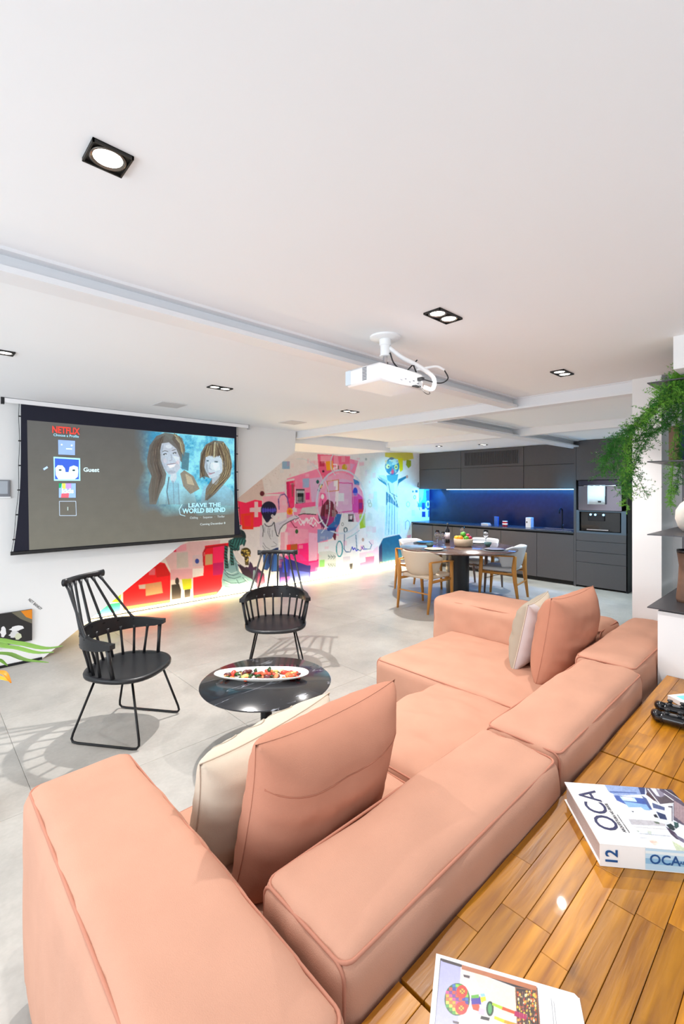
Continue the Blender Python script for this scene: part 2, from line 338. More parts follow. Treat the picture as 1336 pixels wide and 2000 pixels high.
# ---------------------------------------------------------------- painter: colours a fine flat grid for murals, posters and covers
class Painter:
    def __init__(s, u0, v0, u1, v1, S, base):
        s.u0, s.v0, s.S = u0, v0, S; s.W = int((u1-u0)*S); s.H = int((v1-v0)*S); s.a = np.empty((s.H, s.W, 3)); s.a[:] = lin(base); s.r = np.random.RandomState(4)
        s.uu = u0+(np.arange(s.W)+.5)/S; s.vv = v0+(np.arange(s.H)+.5)/S
    def noise(s, cell, seed):
        r = np.random.RandomState(seed); gh, gw = int(s.H/cell)+3, int(s.W/cell)+3; g = r.rand(gh, gw)-.5
        y = np.arange(s.H)/cell; x = np.arange(s.W)/cell; yi = y.astype(int); xi = x.astype(int); fy = (y-yi)[:,None]; fx = (x-xi)[None,:]; fy = fy*fy*(3-2*fy); fx = fx*fx*(3-2*fx)
        return (g[yi][:,xi]*(1-fy)*(1-fx)+g[yi][:,xi+1]*(1-fy)*fx+g[yi+1][:,xi]*fy*(1-fx)+g[yi+1][:,xi+1]*fy*fx)*2
    def poly(s, col, pts, al=1.0, col2=None):
        us = [p[0] for p in pts]; vs = [p[1] for p in pts]
        i0, i1 = max(0, int((min(us)-s.u0)*s.S)-1), min(s.W, int((max(us)-s.u0)*s.S)+2); j0, j1 = max(0, int((min(vs)-s.v0)*s.S)-1), min(s.H, int((max(vs)-s.v0)*s.S)+2)
        if i1 <= i0 or j1 <= j0: return
        X, Y = np.meshgrid(s.uu[i0:i1], s.vv[j0:j1]); m = np.zeros(X.shape, bool); n = len(pts); j = n-1
        for i in range(n):
            xi, yi = pts[i]; xj, yj = pts[j]
            if yi != yj: m ^= ((yi > Y) != (yj > Y)) & (X < (xj-xi)*(Y-yi)/(yj-yi)+xi)
            j = i
        c = np.array(lin(col) if isinstance(col, str) else col)
        if col2 is not None:
            t = ((Y-min(vs))/max(1e-6, max(vs)-min(vs)))[..., None]; c = c*(1-t)+np.array(lin(col2))*t
        else: c = np.broadcast_to(c, X.shape+(3,))
        sub = s.a[j0:j1, i0:i1]; sub[m] = sub[m]*(1-al)+c[m]*al
    def ell(s, col, cu, cv, ru, rv, n=28, a0=0, a1=2*PI, al=1.0, tilt=0, col2=None):
        ct, st = math.cos(tilt), math.sin(tilt); P = [(ru*math.cos(a0+(a1-a0)*i/n), rv*math.sin(a0+(a1-a0)*i/n)) for i in range(n)]; s.poly(col, [(cu+x*ct-y*st, cv+x*st+y*ct) for x, y in P], al, col2)
    def line(s, col, pts, wd, al=1.0):
        for (a, b), (c, d) in zip(pts, pts[1:]):
            L = math.hypot(c-a, d-b) or 1; nx, ny = -(d-b)/L*wd/2, (c-a)/L*wd/2; ex, ey = (c-a)/L*wd*.3, (d-b)/L*wd*.3
            s.poly(col, [(a+nx-ex, b+ny-ey), (c+nx+ex, d+ny+ey), (c-nx+ex, d-ny+ey), (a-nx-ex, b-ny-ey)], al)
    def blur(s, k=1):
        for _ in range(k):
            a = np.pad(s.a, ((1,1),(1,1),(0,0)), 'edge'); s.a = (a[:-2,1:-1]+a[2:,1:-1]+a[1:-1,:-2]+a[1:-1,2:]+2*a[1:-1,1:-1])/6
    def grain(s, amp=.08, cell=3, seed=1):
        s.a *= np.clip(1+amp*(s.noise(cell, seed)+.7*s.noise(cell*4, seed+5)), .3, 2)[..., None]
    def sample(s, U, V):
        x = np.clip((U-s.u0)*s.S-.5, 0, s.W-1.001); y = np.clip((V-s.v0)*s.S-.5, 0, s.H-1.001); i = x.astype(int); j = y.astype(int); fx = (x-i)[..., None]; fy = (y-j)[..., None]
        return s.a[j, i]*(1-fx)*(1-fy)+s.a[j, i+1]*fx*(1-fy)+s.a[j+1, i]*(1-fx)*fy+s.a[j+1, i+1]*fx*fy
    def sheet(s, name, m, corners, nx, ny, parent=None, flip=False):
        """corners: 3-D TL, TR, BR, BL of the flat print; each grid point takes the colour surveyed there"""
        A, Bc, Cc, D = [np.array(c) for c in corners]; tx = np.linspace(0, 1, nx+1)[None, :, None]; ty = np.linspace(0, 1, ny+1)[:, None, None]
        P = (A*(1-tx)+Bc*tx)*(1-ty)+(D*(1-tx)+Cc*tx)*ty; fw, rt = np.array(FW), np.array(RT)
        dep = P@fw; U = CX+F_PX*(P@rt)/dep; V = HORIZON-F_PX*(P[..., 2]-EYE)/dep; col = s.sample(U, V)
        idx = np.arange((nx+1)*(ny+1)).reshape(ny+1, nx+1); q = np.stack([idx[:-1,:-1], idx[1:,:-1], idx[1:,1:], idx[:-1,1:]], -1).reshape(-1, 4)
        if flip: q = q[:, ::-1]
        off = np.array(parent.location) if parent is not None else 0
        me = bpy.data.meshes.new(name); n = (nx+1)*(ny+1); me.vertices.add(n); me.vertices.foreach_set('co', (P-off).reshape(-1).astype(np.float32))
        me.loops.add(q.size); me.loops.foreach_set('vertex_index', q.reshape(-1).astype(np.int32)); me.polygons.add(len(q)); me.polygons.foreach_set('loop_start', np.arange(0, q.size, 4, dtype=np.int32)); me.update(calc_edges=True); me.validate()
        at = me.color_attributes.new('Col', 'FLOAT_COLOR', 'POINT'); at.data.foreach_set('color', np.concatenate([col.reshape(-1, 3), np.ones((n, 1))], 1).reshape(-1).astype(np.float32))
        me.materials.append(m); o = bpy.data.objects.new(name, me); C.objects.link(o)
        if parent is not None: o.parent = parent
        return o

# ---------------------------------------------------------------- room
Y1, Y2 = 5.10, 6.32            # stair wall with the screen; mural wall behind it
# floor: grout bed and large tiles
fl = B().box(-3, 10.2, -1.5, 6.5, -.06, -.004).build('floor', M['grout']); tag(fl, kind='structure')
TX, TY = .465, 2.74; TS = 1.2
tiles = []
for i in range(-3, 9):
    for j in range(-4, 4):
        x0 = TX+i*TS+.0011; x1 = TX+(i+1)*TS-.0011; y0 = TY+j*TS+.0011; y1 = TY+(j+1)*TS-.0011
        x0 = max(x0, -3); x1 = min(x1, 10.2); y0 = max(y0, -1.5); y1 = min(y1, 6.5)
        if x1-x0 < .05 or y1-y0 < .05: continue
        B().bbox(x0, x1, y0, y1, -.02, 0, .0008).build('tile', M['floor'], fl)
# ceiling with real holes left unnecessary: fittings sit in shallow frames
ce = B().box(-3, 10.2, -1.5, 6.5, CEIL, CEIL+.1).build('ceiling', M['ceil']); tag(ce, kind='structure')
# stair wall (screen wall) whose lower right edge is the diagonal of the stair
dg0 = aty(70, 1290, Y1); dg1 = aty(576, 882, Y1); xend = 3.86
poly = [(-3, Y1, 0), (.90, Y1, 0), (dg1.x, Y1, dg1.z), (xend+.05, Y1, CEIL), (-3, Y1, CEIL)]
wl = B().prism(poly, (0, .14, 0)).build('wall_stair', M['white']); tag(wl, kind='structure')
# mural wall
wm = B().box(-3, 9.2, Y2, Y2+.15, 0, CEIL).build('wall_left', M['white']); tag(wm, kind='structure')
# kitchen back wall
wk = B().box(8.72, 8.9, -1.5, Y2, 0, CEIL).build('wall_back', M['white']); tag(wk, kind='structure')
# dropped soffit between stair wall and mural wall
so = B().box(3.9, 6.06, 5.22, Y2, 2.27, CEIL).build('trim_1', M['ceil']); tag(so, kind='structure')
def ibeam_x(name, x0, x1, yc, zb, wf=.11):
    b = B(); b.box(x0, x1, yc-wf/2, yc+wf/2, zb, zb+.022); b.box(x0, x1, yc-.01, yc+.01, zb+.022, CEIL-.012); b.box(x0, x1, yc-wf/2, yc+wf/2, CEIL-.012, CEIL)
    return tag(b.build(name, M['beam']), kind='structure')
def ibeam_y(name, xc, y0, y1, zb, wf=.12):
    b = B(); b.box(xc-wf/2, xc+wf/2, y0, y1, zb, zb+.02); b.box(xc-wf/2+.02, xc-wf/2+.04, y0, y1, zb+.02, CEIL-.005); b.box(xc-wf/2, xc+wf/2, y0, y1, CEIL-.005, CEIL)
    return tag(b.build(name, M['beam']), kind='structure')
ibeam_x('trim_2', -3, 3.93, 1.955, 2.335)
ibeam_y('trim_3', 3.99, 1.0, 5.16, 2.322, .12)
ibeam_x('trim_4', 4.055, 8.3, 2.94, 2.314, .2)
tag(B().box(5.93, 6.06, -1.4, 5.22, 2.326, CEIL).build('trim_5', M['beam']), kind='structure')
# pillar, back-right walls
pl_ = B().box(3.9, 4.25, .82, 1.003, 0, CEIL).build('wall_pillar', M['white']); tag(pl_, kind='structure')
tag(B().box(4.25, 8.72, .70, .82, 0, CEIL).build('wall_right', M['white']), kind='structure')
tag(B().box(4.25, 4.4, -1.5, .70, 0, CEIL).build('wall_niche', mat('pale_teal_wall', 'D5E4E4', .8)), kind='structure')
tag(B().box(3.13, 3.3, -1.5, .677, 0, .905).build('wall_low', M['white']), kind='structure')
tag(B().box(2.97, 3.2, -1.5, .572, 2.245, CEIL).build('trim_6', M['white']), kind='structure')
tag(B().box(-3, .90, Y1-.012, Y1, 0, .022).build('shadow_gap_left', M['darkgap']), kind='structure')  # dark strip standing in for the shadow gap under the wall
tag(B().box(8.02, 8.03, 2.02, 2.06, .0, 2.4).build('trim_7', M['ledstrip_off']), kind='structure')

# LED line at the foot of the mural wall
x0 = 1.36
led = thing('floor_light_strip', 'glowing warm white light strip along the foot of the painted wall', 'light strip', (5, 6.28, 0))
B().box(x0, 8.04, 6.25, 6.30, .001, .012).build('channel', M['ledstrip_off'], led)
B().box(x0, 8.04, 6.256, 6.294, .012, .03).build('diffuser', M['ledw'], led)

# ---------------------------------------------------------------- mural
MP = Painter(140, 870, 860, 1215, 2.0, 'F2F1F4')
MP.a *= (1+.015*MP.noise(40, 3)+.02*MP.noise(9, 8))[..., None]
def mp(col, pts, **k): MP.poly(col, pts, **k)
def mrect(col, u0, v0, u1, v1): mp(col, [(u0,v0),(u1,v0),(u1,v1),(u0,v1)])
def mell(col, cu, cv, ru, rv, n=28, **k): MP.ell(col, cu, cv, ru, rv, n, **k)
def mline(col, pts, wd, **k): MP.line(col, pts, wd, **k)
def mring(col, cu, cv, ru, rv, wd, n=40, a0=0, a1=2*PI, **k): MP.line(col, [(cu+ru*math.cos(a0+(a1-a0)*i/n), cv+rv*math.sin(a0+(a1-a0)*i/n)) for i in range(n+1)], wd, **k)
# ground colours
mp('0F9E80', [(150,1222),(196,1188),(210,1180),(236,1176),(236,1200),(205,1206)])
mp('A8D820', [(213,1176),(236,1152),(236,1176)])
mp('F4001E', [(240,1152),(290,1112),(303,1104),(303,1096),(322,1100),(333,1120),(333,1182),(240,1197)])
mp('D8000C', [(303,1103),(322,1101),(332,1118),(332,1124),(306,1128)])
mp('F06A80', [(291,1112),(303,1110),(303,1123),(291,1123)])
mp('F9702A', [(240,1186),(333,1172),(333,1182),(240,1197)])
mp('C99A72', [(284,1141),(315,1136),(318,1158),(285,1164)])
mp('C8C4C4', [(271,1143),(284,1141),(284,1150),(272,1150)])
mp('E9E4E6', [(333,1120),(376,1128),(376,1175),(333,1180)])
mp('E4B2C4', [(333,1113),(376,1106),(376,1130),(333,1133)])
mp('EAC9D4', [(320,1085),(340,1070),(370,1058),(430,1055),(425,1108),(333,1113)])
mp('F0A8C0', [(340,1068),(364,1062),(364,1075),(340,1079)]); mp('F02860', [(339,1070),(344,1069),(344,1078),(339,1078)])
mp('CFCBCD', [(345,1080),(367,1078),(368,1108),(345,1110)])
mp('DCC8D4', [(376,1085),(395,1083),(395,1105),(376,1107)])
mell('2E4AA8', 385, 1096, 4.2, 5)
mp('C8D018', [(355,1131),(374,1130),(374,1150),(358,1152)])
mp('2A2426', [(335,1142),(350,1140),(354,1152),(354,1169),(335,1172)]); mell('2A2426', 346, 1135, 4, 7)
mp('2A2426', [(360,1152),(372,1150),(372,1166),(360,1168)])
mp('F40024', [(377,1128),(397,1124),(400,1066),(446,1060),(444,1120),(432,1150),(420,1166),(377,1174)])
mp('F9702A', [(377,1164),(424,1156),(418,1167),(377,1174)])
mp('FF1C66', [(416,1068),(438,1066),(436,1122),(416,1124)]); mp('C8006A', [(416,1100),(436,1098),(436,1122),(416,1124)])
mp('D0A878', [(401,1083),(415,1082),(415,1102),(401,1104)]); mline('C00820', [(398,1104),(397,1080),(402,1070),(440,1064)], 3)
# upper white/pink field
mp('EDE8EA', [(460,960),(576,884),(660,886),(660,1060),(470,1060)])
mp('E3CFCB', [(455,968),(512,935),(520,975),(468,985)])
mp('F58AB4', [(512,965),(560,960),(560,1030),(548,1060),(546,1100),(600,1100),(625,1110),(645,1040),(690,1020),(715,985),(708,960),(690,935),(700,900),(648,888),(625,890),(622,915),(560,935),(558,965)])
mp('E9DDE2', [(556,938),(575,934),(580,1000),(556,1000)])
mp('DDB6DC', [(604,935),(640,930),(640,990),(610,990)])
mp('F7B8CE', [(513,970),(560,966),(562,1000),(515,1005)])
mp('FF1F5E', [(464,978),(480,982),(498,976),(512,978),(512,1028),(495,1030),(468,1025)])
mp('FA3A1E', [(470,1004),(495,1001),(495,1034),(473,1034)]); mp('FF1F3E', [(476,1008),(490,1006),(490,1028),(478,1028)])
mp('F4D4DC', [(488,992),(512,990),(512,1000),(488,1000)]); mp('F4D4DC', [(497,980),(504,980),(504,1010),(497,1010)])
mell('6E1A2A', 512, 964, 4.5, 5)
mp('ECE8EC', [(470,1040),(512,1036),(510,1130),(485,1140),(478,1090)])
mp('8EB6D8', [(551,901),(566,901),(566,916),(551,916)])
mp('9CB6DC', [(591,935),(604,934),(604,952),(591,953)])
mp('F0286E', [(559,941),(576,938),(575,990),(562,1000)]); mp('D81A62', [(559,941),(564,941),(566,975),(561,978)]); mp('B04A58', [(569,944),(574,943),(573,970),(570,970)])
mp('40464C', [(578,955),(595,955),(596,984),(578,984)]); mp('AAB4BA', [(579,959),(594,959),(594,963),(579,963)]); mp('0E1014', [(578,964),(595,964),(595,970),(578,970)]); mell('0E1014', 586, 976, 3, 6)
mring('F8D8E6', 587, 970, 10, 16, .8, 4, PI/4, PI*2+PI/4)
mp('F0148C', [(597,962),(605,962),(605,976),(597,976)]); mp('F25A98', [(576,984),(616,980),(616,990),(590,994),(576,992)])
mp('D8DADA', [(590,992),(620,988),(620,1004),(585,1004)])
# purple arch, orange dot
mline('6A4A9C', [(545,995),(544,975),(548,967),(556,965),(561,972),(565,990)], 2.2)
mell('F8A014', 566, 999, 6, 7); mell('F4661C', 566, 999, 3, 4)
# red top block
mp('EE5E8A', [(620,887),(652,889),(652,905),(660,905),(660,920),(640,925),(636,935),(630,936),(622,915)])
mp('F6A0B8', [(626,890),(648,890),(648,905),(626,905)]); mp('C82A50', [(624,901),(634,901),(634,911),(624,911)])
mp('F29AB4', [(652,890),(684,891),(684,920),(652,925)]); mp('F06A90', [(660,891),(683,891),(683,906),(662,907)]); mp('D84488', [(672,925),(678,925),(678,945),(672,945)])
mp('E4A8D0', [(684,905),(694,907),(684,922)])
mp('FAA808', [(636,901),(650,900),(651,918),(638,919)]); mell('C8A80C', 673, 913, 5.2, 6.5)
mline('FFF6FA', [(651,907),(658,907),(658,914),(652,914),(652,918),(659,918)], 2); mline('6E6A3A', [(661,910),(661,918),(667,918)], 2)
mp('3A1018', [(629,919),(633,918),(634,922),(630,923)])
# green circles
mell('0E5E5A', 620.5, 941, 3, 4); mell('5A4A1E', 627, 950, 4.6, 5.6); mell('E8D24A', 627, 950, 2.4, 3); mell('2C6A9C', 622.5, 957.5, 2.5, 3)
# circle 2 contents
mell('EFA8CA', 665, 985, 44, 62, 32)
mell('E2B8DC', 668, 975, 36, 40, 28)
mp('F2F0F4', [(652,938),(662,938),(662,950),(652,950)]); mp('E6ECF4', [(660,963),(672,963),(672,979),(660,979)]); mp('F6EEF6', [(656,950),(662,950),(660,990),(654,985)])
mp('F06AA8', [(626,962),(636,964),(640,985),(622,990)]); mell('F4F4F6', 630, 970, 3, 5)
mp('DA4CB4', [(690,955),(712,975),(714,1000),(690,1002)]); mline('D848A8', [(662,943),(688,944),(689,998),(662,1001)], 2); mline('D88A5A', [(639,940),(661,937),(661,958),(640,960),(639,940)], 1.6)
mp('6E1630', [(625,1010),(628,990),(634,982),(640,975),(650,980),(654,992),(660,1000),(657,1022),(656,1060),(640,1030),(630,1030)])
for i in range(9): mline(('7A1E34','5A0E24','A03A5A')[i % 3], [(630+i*3.2, 978+(i*37 % 14)), (628+i*3.2, 1040-(i*23 % 18))], 1.6)
mp('701E5C', [(621,1006),(640,1010),(644,1016),(632,1032),(624,1022)]); mp('B02A78', [(640,1008),(656,1010),(654,1030),(640,1026)])
mp('2A6AB0', [(657,1004),(669,1003),(669,1014),(656,1034),(645,1036),(638,1030),(650,1020)])
mp('3A86CC', [(690,935),(702,940),(702,948),(692,946)]); mell('2C4AD8', 694, 960, 4.5, 8)
mp('C80A5A', [(700,975),(714,974),(714,1000),(700,1002)]); mp('8E0E7E', [(701,982),(708,982),(707,994),(701,994)]); mp('D8102C', [(700,996),(713,995),(713,1004),(700,1004)])
mp('A8C81C', [(702,1004),(714,1003),(714,1030),(703,1033)])
mp('7E96C8', [(620,1034),(655,1034),(648,1052),(620,1060)]); mp('E4ECF4', [(621,1060),(660,1054),(664,1030),(670,1015),(700,1020),(700,1100),(640,1100),(621,1080)])
mp('E8EEF0', [(668,1002),(692,1004),(700,1030),(660,1040),(665,1015)])
mp('20242A', [(680,1004),(691,1004),(691,1019),(680,1019)]); mp('E8E8EC', [(684,1008),(688,1007),(687,1015),(684,1014)])
mring('3A6A78', 675, 1035, 3, 4.5, 2.2, 14); mring('7A8A88', 669, 1024, 2, 3, 1, 10)
mring('1E9AA8', 663, 1072, 6, 15, 2.4, 18)
mline('8AC8D0', [(677,1052),(690,1045),(702,1036)], 1.4)
mline('2C6A9C', [(673,1040),(672,1072),(676,1078),(684,1078),(688,1068)], 1.6); mline('2A3ACC', [(688,1068),(690,1074),(693,1070),(696,1076),(700,1073)], 2); mline('2A7AA0', [(695,1045),(697,1072),(704,1076),(710,1066),(713,1073),(723,1072),(726,1064),(721,1058)], 1.6)
mell('C8A898', 709, 1054, 2.4, 3.5); mline('2C3ACC', [(706,1068),(710,1073),(716,1072)], 2)
# big white rings
mring('CFE3F2', 666, 980, 47, 62, 3.0, 60, al=.8); mring('D0E4EA', 585, 962, 48, 66, 1.6, 30, -1.7, -.2, al=.6); mring('D8EAF2', 618, 985, 26, 60, 1.8, 30, -.9, 1.2, al=.7)
mring('CFE3EA', 668, 905, 22, 28, 1.8, 26, 2.2, 4.2)
# mid lower pink blocks
mp('F3B4C8', [(548,1040),(562,1038),(562,1080),(548,1085)]); mp('F8D2DC', [(556,1040),(562,1040),(562,1085),(556,1085)])
mp('F6A2C0', [(562,1030),(602,1034),(602,1062),(562,1064)]); mell('2C5A2A', 579.5, 1038, 3, 4.5)
mp('FF0E80', [(575,1064),(602,1060),(604,1096),(622,1092),(622,1104),(602,1106),(575,1096)]); mp('F8202C', [(560,1064),(568,1063),(568,1077),(560,1078)]); mp('B85A10', [(568,1063),(581,1062),(581,1076),(568,1077)])
mp('F4B8D8', [(603,1040),(620,1042),(619,1094),(603,1096)])
mp('F04A9C', [(603,1100),(622,1096),(620,1116),(604,1118)])
mp('20207E', [(545,1085),(566,1092),(600,1104),(607,1104),(606,1135),(580,1140),(545,1146)]); mp('1438C8', [(552,1090),(562,1090),(562,1118),(552,1118)]); mp('4A5ACC', [(566,1112),(604,1118),(603,1134),(566,1140)]); mp('8C3A8A', [(548,1128),(566,1126),(566,1140),(548,1142)])
mp('F02A90', [(556,1086),(580,1080),(590,1084),(600,1096),(580,1094),(560,1092)])
mline('F8E8F0', [(572,1000),(576,1020),(583,1014),(585,1022)], 1.8); mline('F8EEF4', [(585,1012),(592,1022),(598,1012),(606,1024),(612,1010),(622,1022),(630,1016)], 2); mline('9A1438', [(568,1018),(576,1030),(580,1030)], 1.6); mline('C02A6A', [(606,1026),(612,1030),(616,1022)], 1.6)
# lower centre greys
mp('D0DCDC', [(623,1078),(645,1076),(656,1080),(656,1120),(640,1124),(623,1110)]); mp('8ED878', [(624,1094),(634,1093),(634,1107),(624,1108)])
for i in range(6): mline('5E7A80', [(641+(i % 3)*5, 1084+(i//3)*18), (645+(i % 3)*5, 1088+(i//3)*18), (641+(i % 3)*5, 1092+(i//3)*18)], 1.3)
mp('B8B8C8', [(646,1112),(656,1110),(656,1122),(646,1124)]); mp('C8CCE0', [(670,1088),(684,1086),(684,1100),(670,1104)]); mp('E2EEF4', [(684,1082),(700,1080),(700,1110),(684,1112)])
mp('2A2C34', [(682.5,1101),(689,1100),(689,1112),(683,1113)])
mp('F0D0E4', [(702,1080),(728,1076),(738,1066),(742,1100),(702,1114)]); mp('F5709C', [(703,1100),(714,1097),(714,1088),(731,1086),(731,1105),(703,1112)]); mp('D6DADA', [(716,1080),(730,1080),(730,1086),(716,1088)])
mp('C2CCD8', [(720,1000),(727,1004),(727,1016),(714,1018)])
mring('2A6A88', 721, 980, 2.6, 4, 1.8, 12); mring('8A8A3A', 723, 986, 2.8, 4, 1.8, 12); mell('4A6A74', 715, 897, 2, 2.6)
mp('BFEAF2', [(730,960),(736,960),(738,1000),(726,990)])
mp('DCE9EC', [(700,886),(756,884),(760,940),(745,1060),(716,1050),(705,940)], al=.5)
for i in range(60): mell(('BFE6EE','E4F4F8','D8E8E0','F2F6F6')[i % 4], random.uniform(715, 806), random.uniform(890, 1080), random.uniform(4, 12), random.uniform(6, 20), al=.18)
# statue on plinth, the cyan of its spotlight mixed into the paint
mp('D9CC52', [(752,884),(806,884),(808,896),(790,900),(752,892)]); mp('E8D808', [(777,894),(787,895),(787,918),(782,922),(778,910)]); mp('9AAE1C', [(794,898),(803,899),(803,910),(798,915),(793,908)])
mp('12688C', [(753,1050),(780,1044),(784,1050),(786,1098),(740,1106),(740,1068),(748,1052)]); mp('1E2A5A', [(740,1070),(746,1060),(747,1104),(740,1104)])
mp('CFC7A0', [(742,1100),(790,1090),(792,1096),(744,1106)])
mp('D3F2F6', [(756,942),(778,938),(779,1010),(782,1042),(751,1048),(752,1010)])
mp('E8F6F4', [(770,945),(778,940),(779,1010),(774,1040),(770,1040)])
for i, (a, b) in enumerate([(756,757),(761,760),(766,766),(771,772)]): mline('5AA8C0', [(a, 980+i*3), (b-1, 1045-i)], 1.2)
mp('1E6E98', [(754,960),(762,966),(770,978),(779,992),(776,991),(766,984),(758,980),(754,988)])
mline('2A6A88', [(758,940),(762,962),(776,970)], 1.4); mline('12384C', [(768,966),(778,990)], 1.8)
mp('1C7EA6', [(737,932),(745,938),(753,942),(757,952),(754,948),(740,938)]); mp('BFE6EE', [(738,928),(750,928),(762,936),(760,944),(748,938)])
mp('1C7EA6', [(779,944),(790,936),(795,933),(797,930),(794,929),(778,936),(776,952)]); mell('E0A090', 795, 931, 2.2, 3)
mp('4AA6C4', [(755,928),(778,926),(776,938),(766,944),(757,938)])
mell('2E86B4', 766, 911, 14, 17, 28); mell('C8ECF2', 768, 902, 10, 6, 18); mell('7CC4DC', 760, 905, 6, 5, 14)
mell('E8F4B4', 757, 911, 3.4, 4.6); mell('1A3A7A', 758.5, 911.5, 1.5, 2.2); mell('E8F08A', 774, 912, 3.2, 4.6); mell('1A3A7A', 774, 912.5, 1.5, 2.2)
mp('E85A7A', [(763,922),(768,915),(770,922),(766,926)]); mell('7A4AA0', 766, 925, 3, 2); mell('6A7A8A', 765, 895.5, 5, 2.4); mp('F0D8A8', [(752,900),(757,898),(754,908)])
# symbols right of the statue
mring('9AB0B0', 797, 985, 3, 5, 1.2, 14); mp('DDEEB0', [(804,996),(810,996),(810,1008),(804,1008)]); mline('7E96A8', [(792,1034),(792,1020),(796,1016),(800,1020),(800,1034)], 1.3); mp('E8A8C8', [(795,1046),(803,1044),(803,1050),(796,1051)])
mell('2A4A6A', 806.5, 960, 1.6, 2.2); mring('3A6A88', 810, 971, 2, 3.4, 1.4, 12); mp('1C3E8C', [(811,957),(816,957),(816,962),(811,962)]); mline('2A2A3A', [(817,943),(816,950),(818,951)], 1.8)
mp('3A8AE0', [(818,954),(846,954),(846,996),(818,990)]); mp('1A4AD8', [(832,958),(847,958),(846,997),(834,996)]); mp('1438B0', [(824,982),(830,982),(830,995),(824,995)]); mp('8AC4F0', [(818,956),(828,955),(826,975),(818,985)])
mring('D8F0FF', 836, 985, 3, 6, 2, 12); mp('10307E', [(824,999),(831,999),(831,1010),(824,1010)]); mp('2A6AE0', [(836,997),(843,997),(843,1010),(836,1010)]); mline('1E5AA0', [(815,980),(820,996)], 1.3); mline('1E5AA0', [(821,972),(816,990)], 1.3)
# collage texture: scraps, splashes and print lines over the pink field
random.seed(40)
for i in range(170):
    u = random.uniform(515, 735); v = random.uniform(892, 1110); ww = random.uniform(2, 11); hh = random.uniform(2, 11)
    mp(random.choice(['F7B8CE','F58AB4','E9DDE2','F2F0F4','F25A98','E2B8DC','D8DADA','F06AA8','C8DCEC','F4D4DC']), [(u,v),(u+ww,v-.6),(u+ww,v+hh),(u,v+hh+.6)], al=.22)
for i in range(60): u, v = random.uniform(470, 545), random.uniform(905, 968); mell('A06A6A', u, v, .5, .7, 8, al=.5)
for i in range(5): u = 641+i*3.2; mline('5E7A80', [(u, 1086+(i % 2)), (u+1.5, 1088)], 1.2); mline('4E6A70', [(u, 1100), (u+1.6, 1103), (u, 1106)], .9)
for q in [(595,1016,'F8F0F6'),(604,1012,'F8F0F6'),(612,1022,'F8F0F6'),(588,1020,'F8F0F6')]: mline(q[2], [(q[0]-4,q[1]),(q[0],q[1]+6),(q[0]+4,q[1]-2),(q[0]+6,q[1]+6)], 1.6)
for (u, v, t) in [(655,1034,0)]: mp('0E3C9A', [(638,1031),(656,1030),(655,1036),(640,1037)]); 
# plinth and figure shading
for i in range(26): mline(('8A9A5A','C8D07A','5E7A4A')[i % 3], [(742+i*1.9, 1104-i*.35), (743+i*1.9+random.uniform(-1,1), 1098-i*.35)], .8)
for i in range(40): mell(('1A7AA0','0E5A80')[i % 2], random.uniform(748, 784), random.uniform(1056, 1098), 2.4, 3, al=.25)
for i in range(10): mline(('8CC8DC','F4FCFC','5AA0BC','D8F2F4')[i % 4], [(757+i*2.2, 962+random.uniform(-6, 10)), (753+i*2.9, 1044)], .9, al=.8)
for i in range(8): mline(('12648C','6AB8D0')[i % 2], [(740+i*2.2, 931+i), (747+i*1.6, 940+i*1.2)], 1, al=.7)
for i in range(30): mell(random.choice(['4AB4DC','1E5AA8','8ADCEC','2E86B4','7A9AD8','E8E8B0']), 766+random.uniform(-11, 11), 911+random.uniform(-13, 13), 2, 2.4, 6, al=.45)
mell('E8F4B4', 758, 911, 3.2, 4.2); mell('1A3A7A', 759, 911.5, 1.3, 1.9); mell('E8F08A', 773.5, 912, 3, 4.2); mell('1A3A7A', 773.5, 912.5, 1.3, 1.9); mp('E85A7A', [(764,922),(767,914),(770,922),(767,926)])
# boy in a vest holding out a stick
mp('E4DEE8', [(517,1110),(523,1112),(524,1138),(520,1152),(513,1152)]); mp('DCD6E2', [(527,1112),(536,1112),(533,1140),(534,1152),(526,1152)])
mp('1A4488', [(513,1075),(544,1069),(545,1116),(529.5,1117),(528,1106),(522,1114),(515,1112)]); mp('2A66B8', [(536,1084),(542,1082),(543,1114),(533,1115)]); mp('2A66B8', [(515,1084),(520,1084),(520,1110),(516,1110)]); mp('0C2450', [(524,1080),(530,1078),(529,1106),(525,1100)]); mline('0C2450', [(514,1078),(543,1072)], 2)
mp('D9DCE4', [(512,1028),(514,1024),(519,1019),(533,1017),(538,1022),(541,1040),(543,1048),(544,1068),(530,1074),(519,1077),(512,1072)])
mline('2E3244', [(513,1026),(514.5,1036),(513,1048)], 1.5); mline('2E3244', [(517,1023),(520,1027),(525,1028.5),(531,1026.5),(534.5,1021)], 1.7); mline('2E3244', [(535.5,1020),(537.5,1034),(541,1046),(544,1047)], 1.9)
for a in ([(524,1031),(523,1040),(527,1050),(529,1053)],[(527,1032),(526,1040),(528,1048)],[(517,1030),(517,1040)],[(532,1036),(532,1048)],[(514,1060),(519,1068),(527,1073)],[(513,1066),(518,1073)],[(534,1058),(541,1064)],[(530,1068),(540,1066)]): mline('6E7488', a, 1.2, al=.8)
mp('DFDCE8', [(508,1026),(512.5,1026),(512,1062),(509,1072),(507,1060)], al=.9)
mp('DAD7E6', [(537,1022),(552,1017),(562,1012),(570,1008),(578,1006),(583,1008),(585,1012),(576,1015),(562,1020),(551,1028),(546,1036),(544,1045),(540,1036)])
mline('2A2A40', [(544.5,1044),(547,1034),(553,1026),(563,1019.5),(573,1015)], 1.7); mline('8A88A0', [(545,1024),(560,1016)], 1, al=.7); mline('2A2A40', [(577,1007),(581,1010)], 1); mline('2A2A40', [(573,1014),(580,1013),(584,1011)], 1.2)
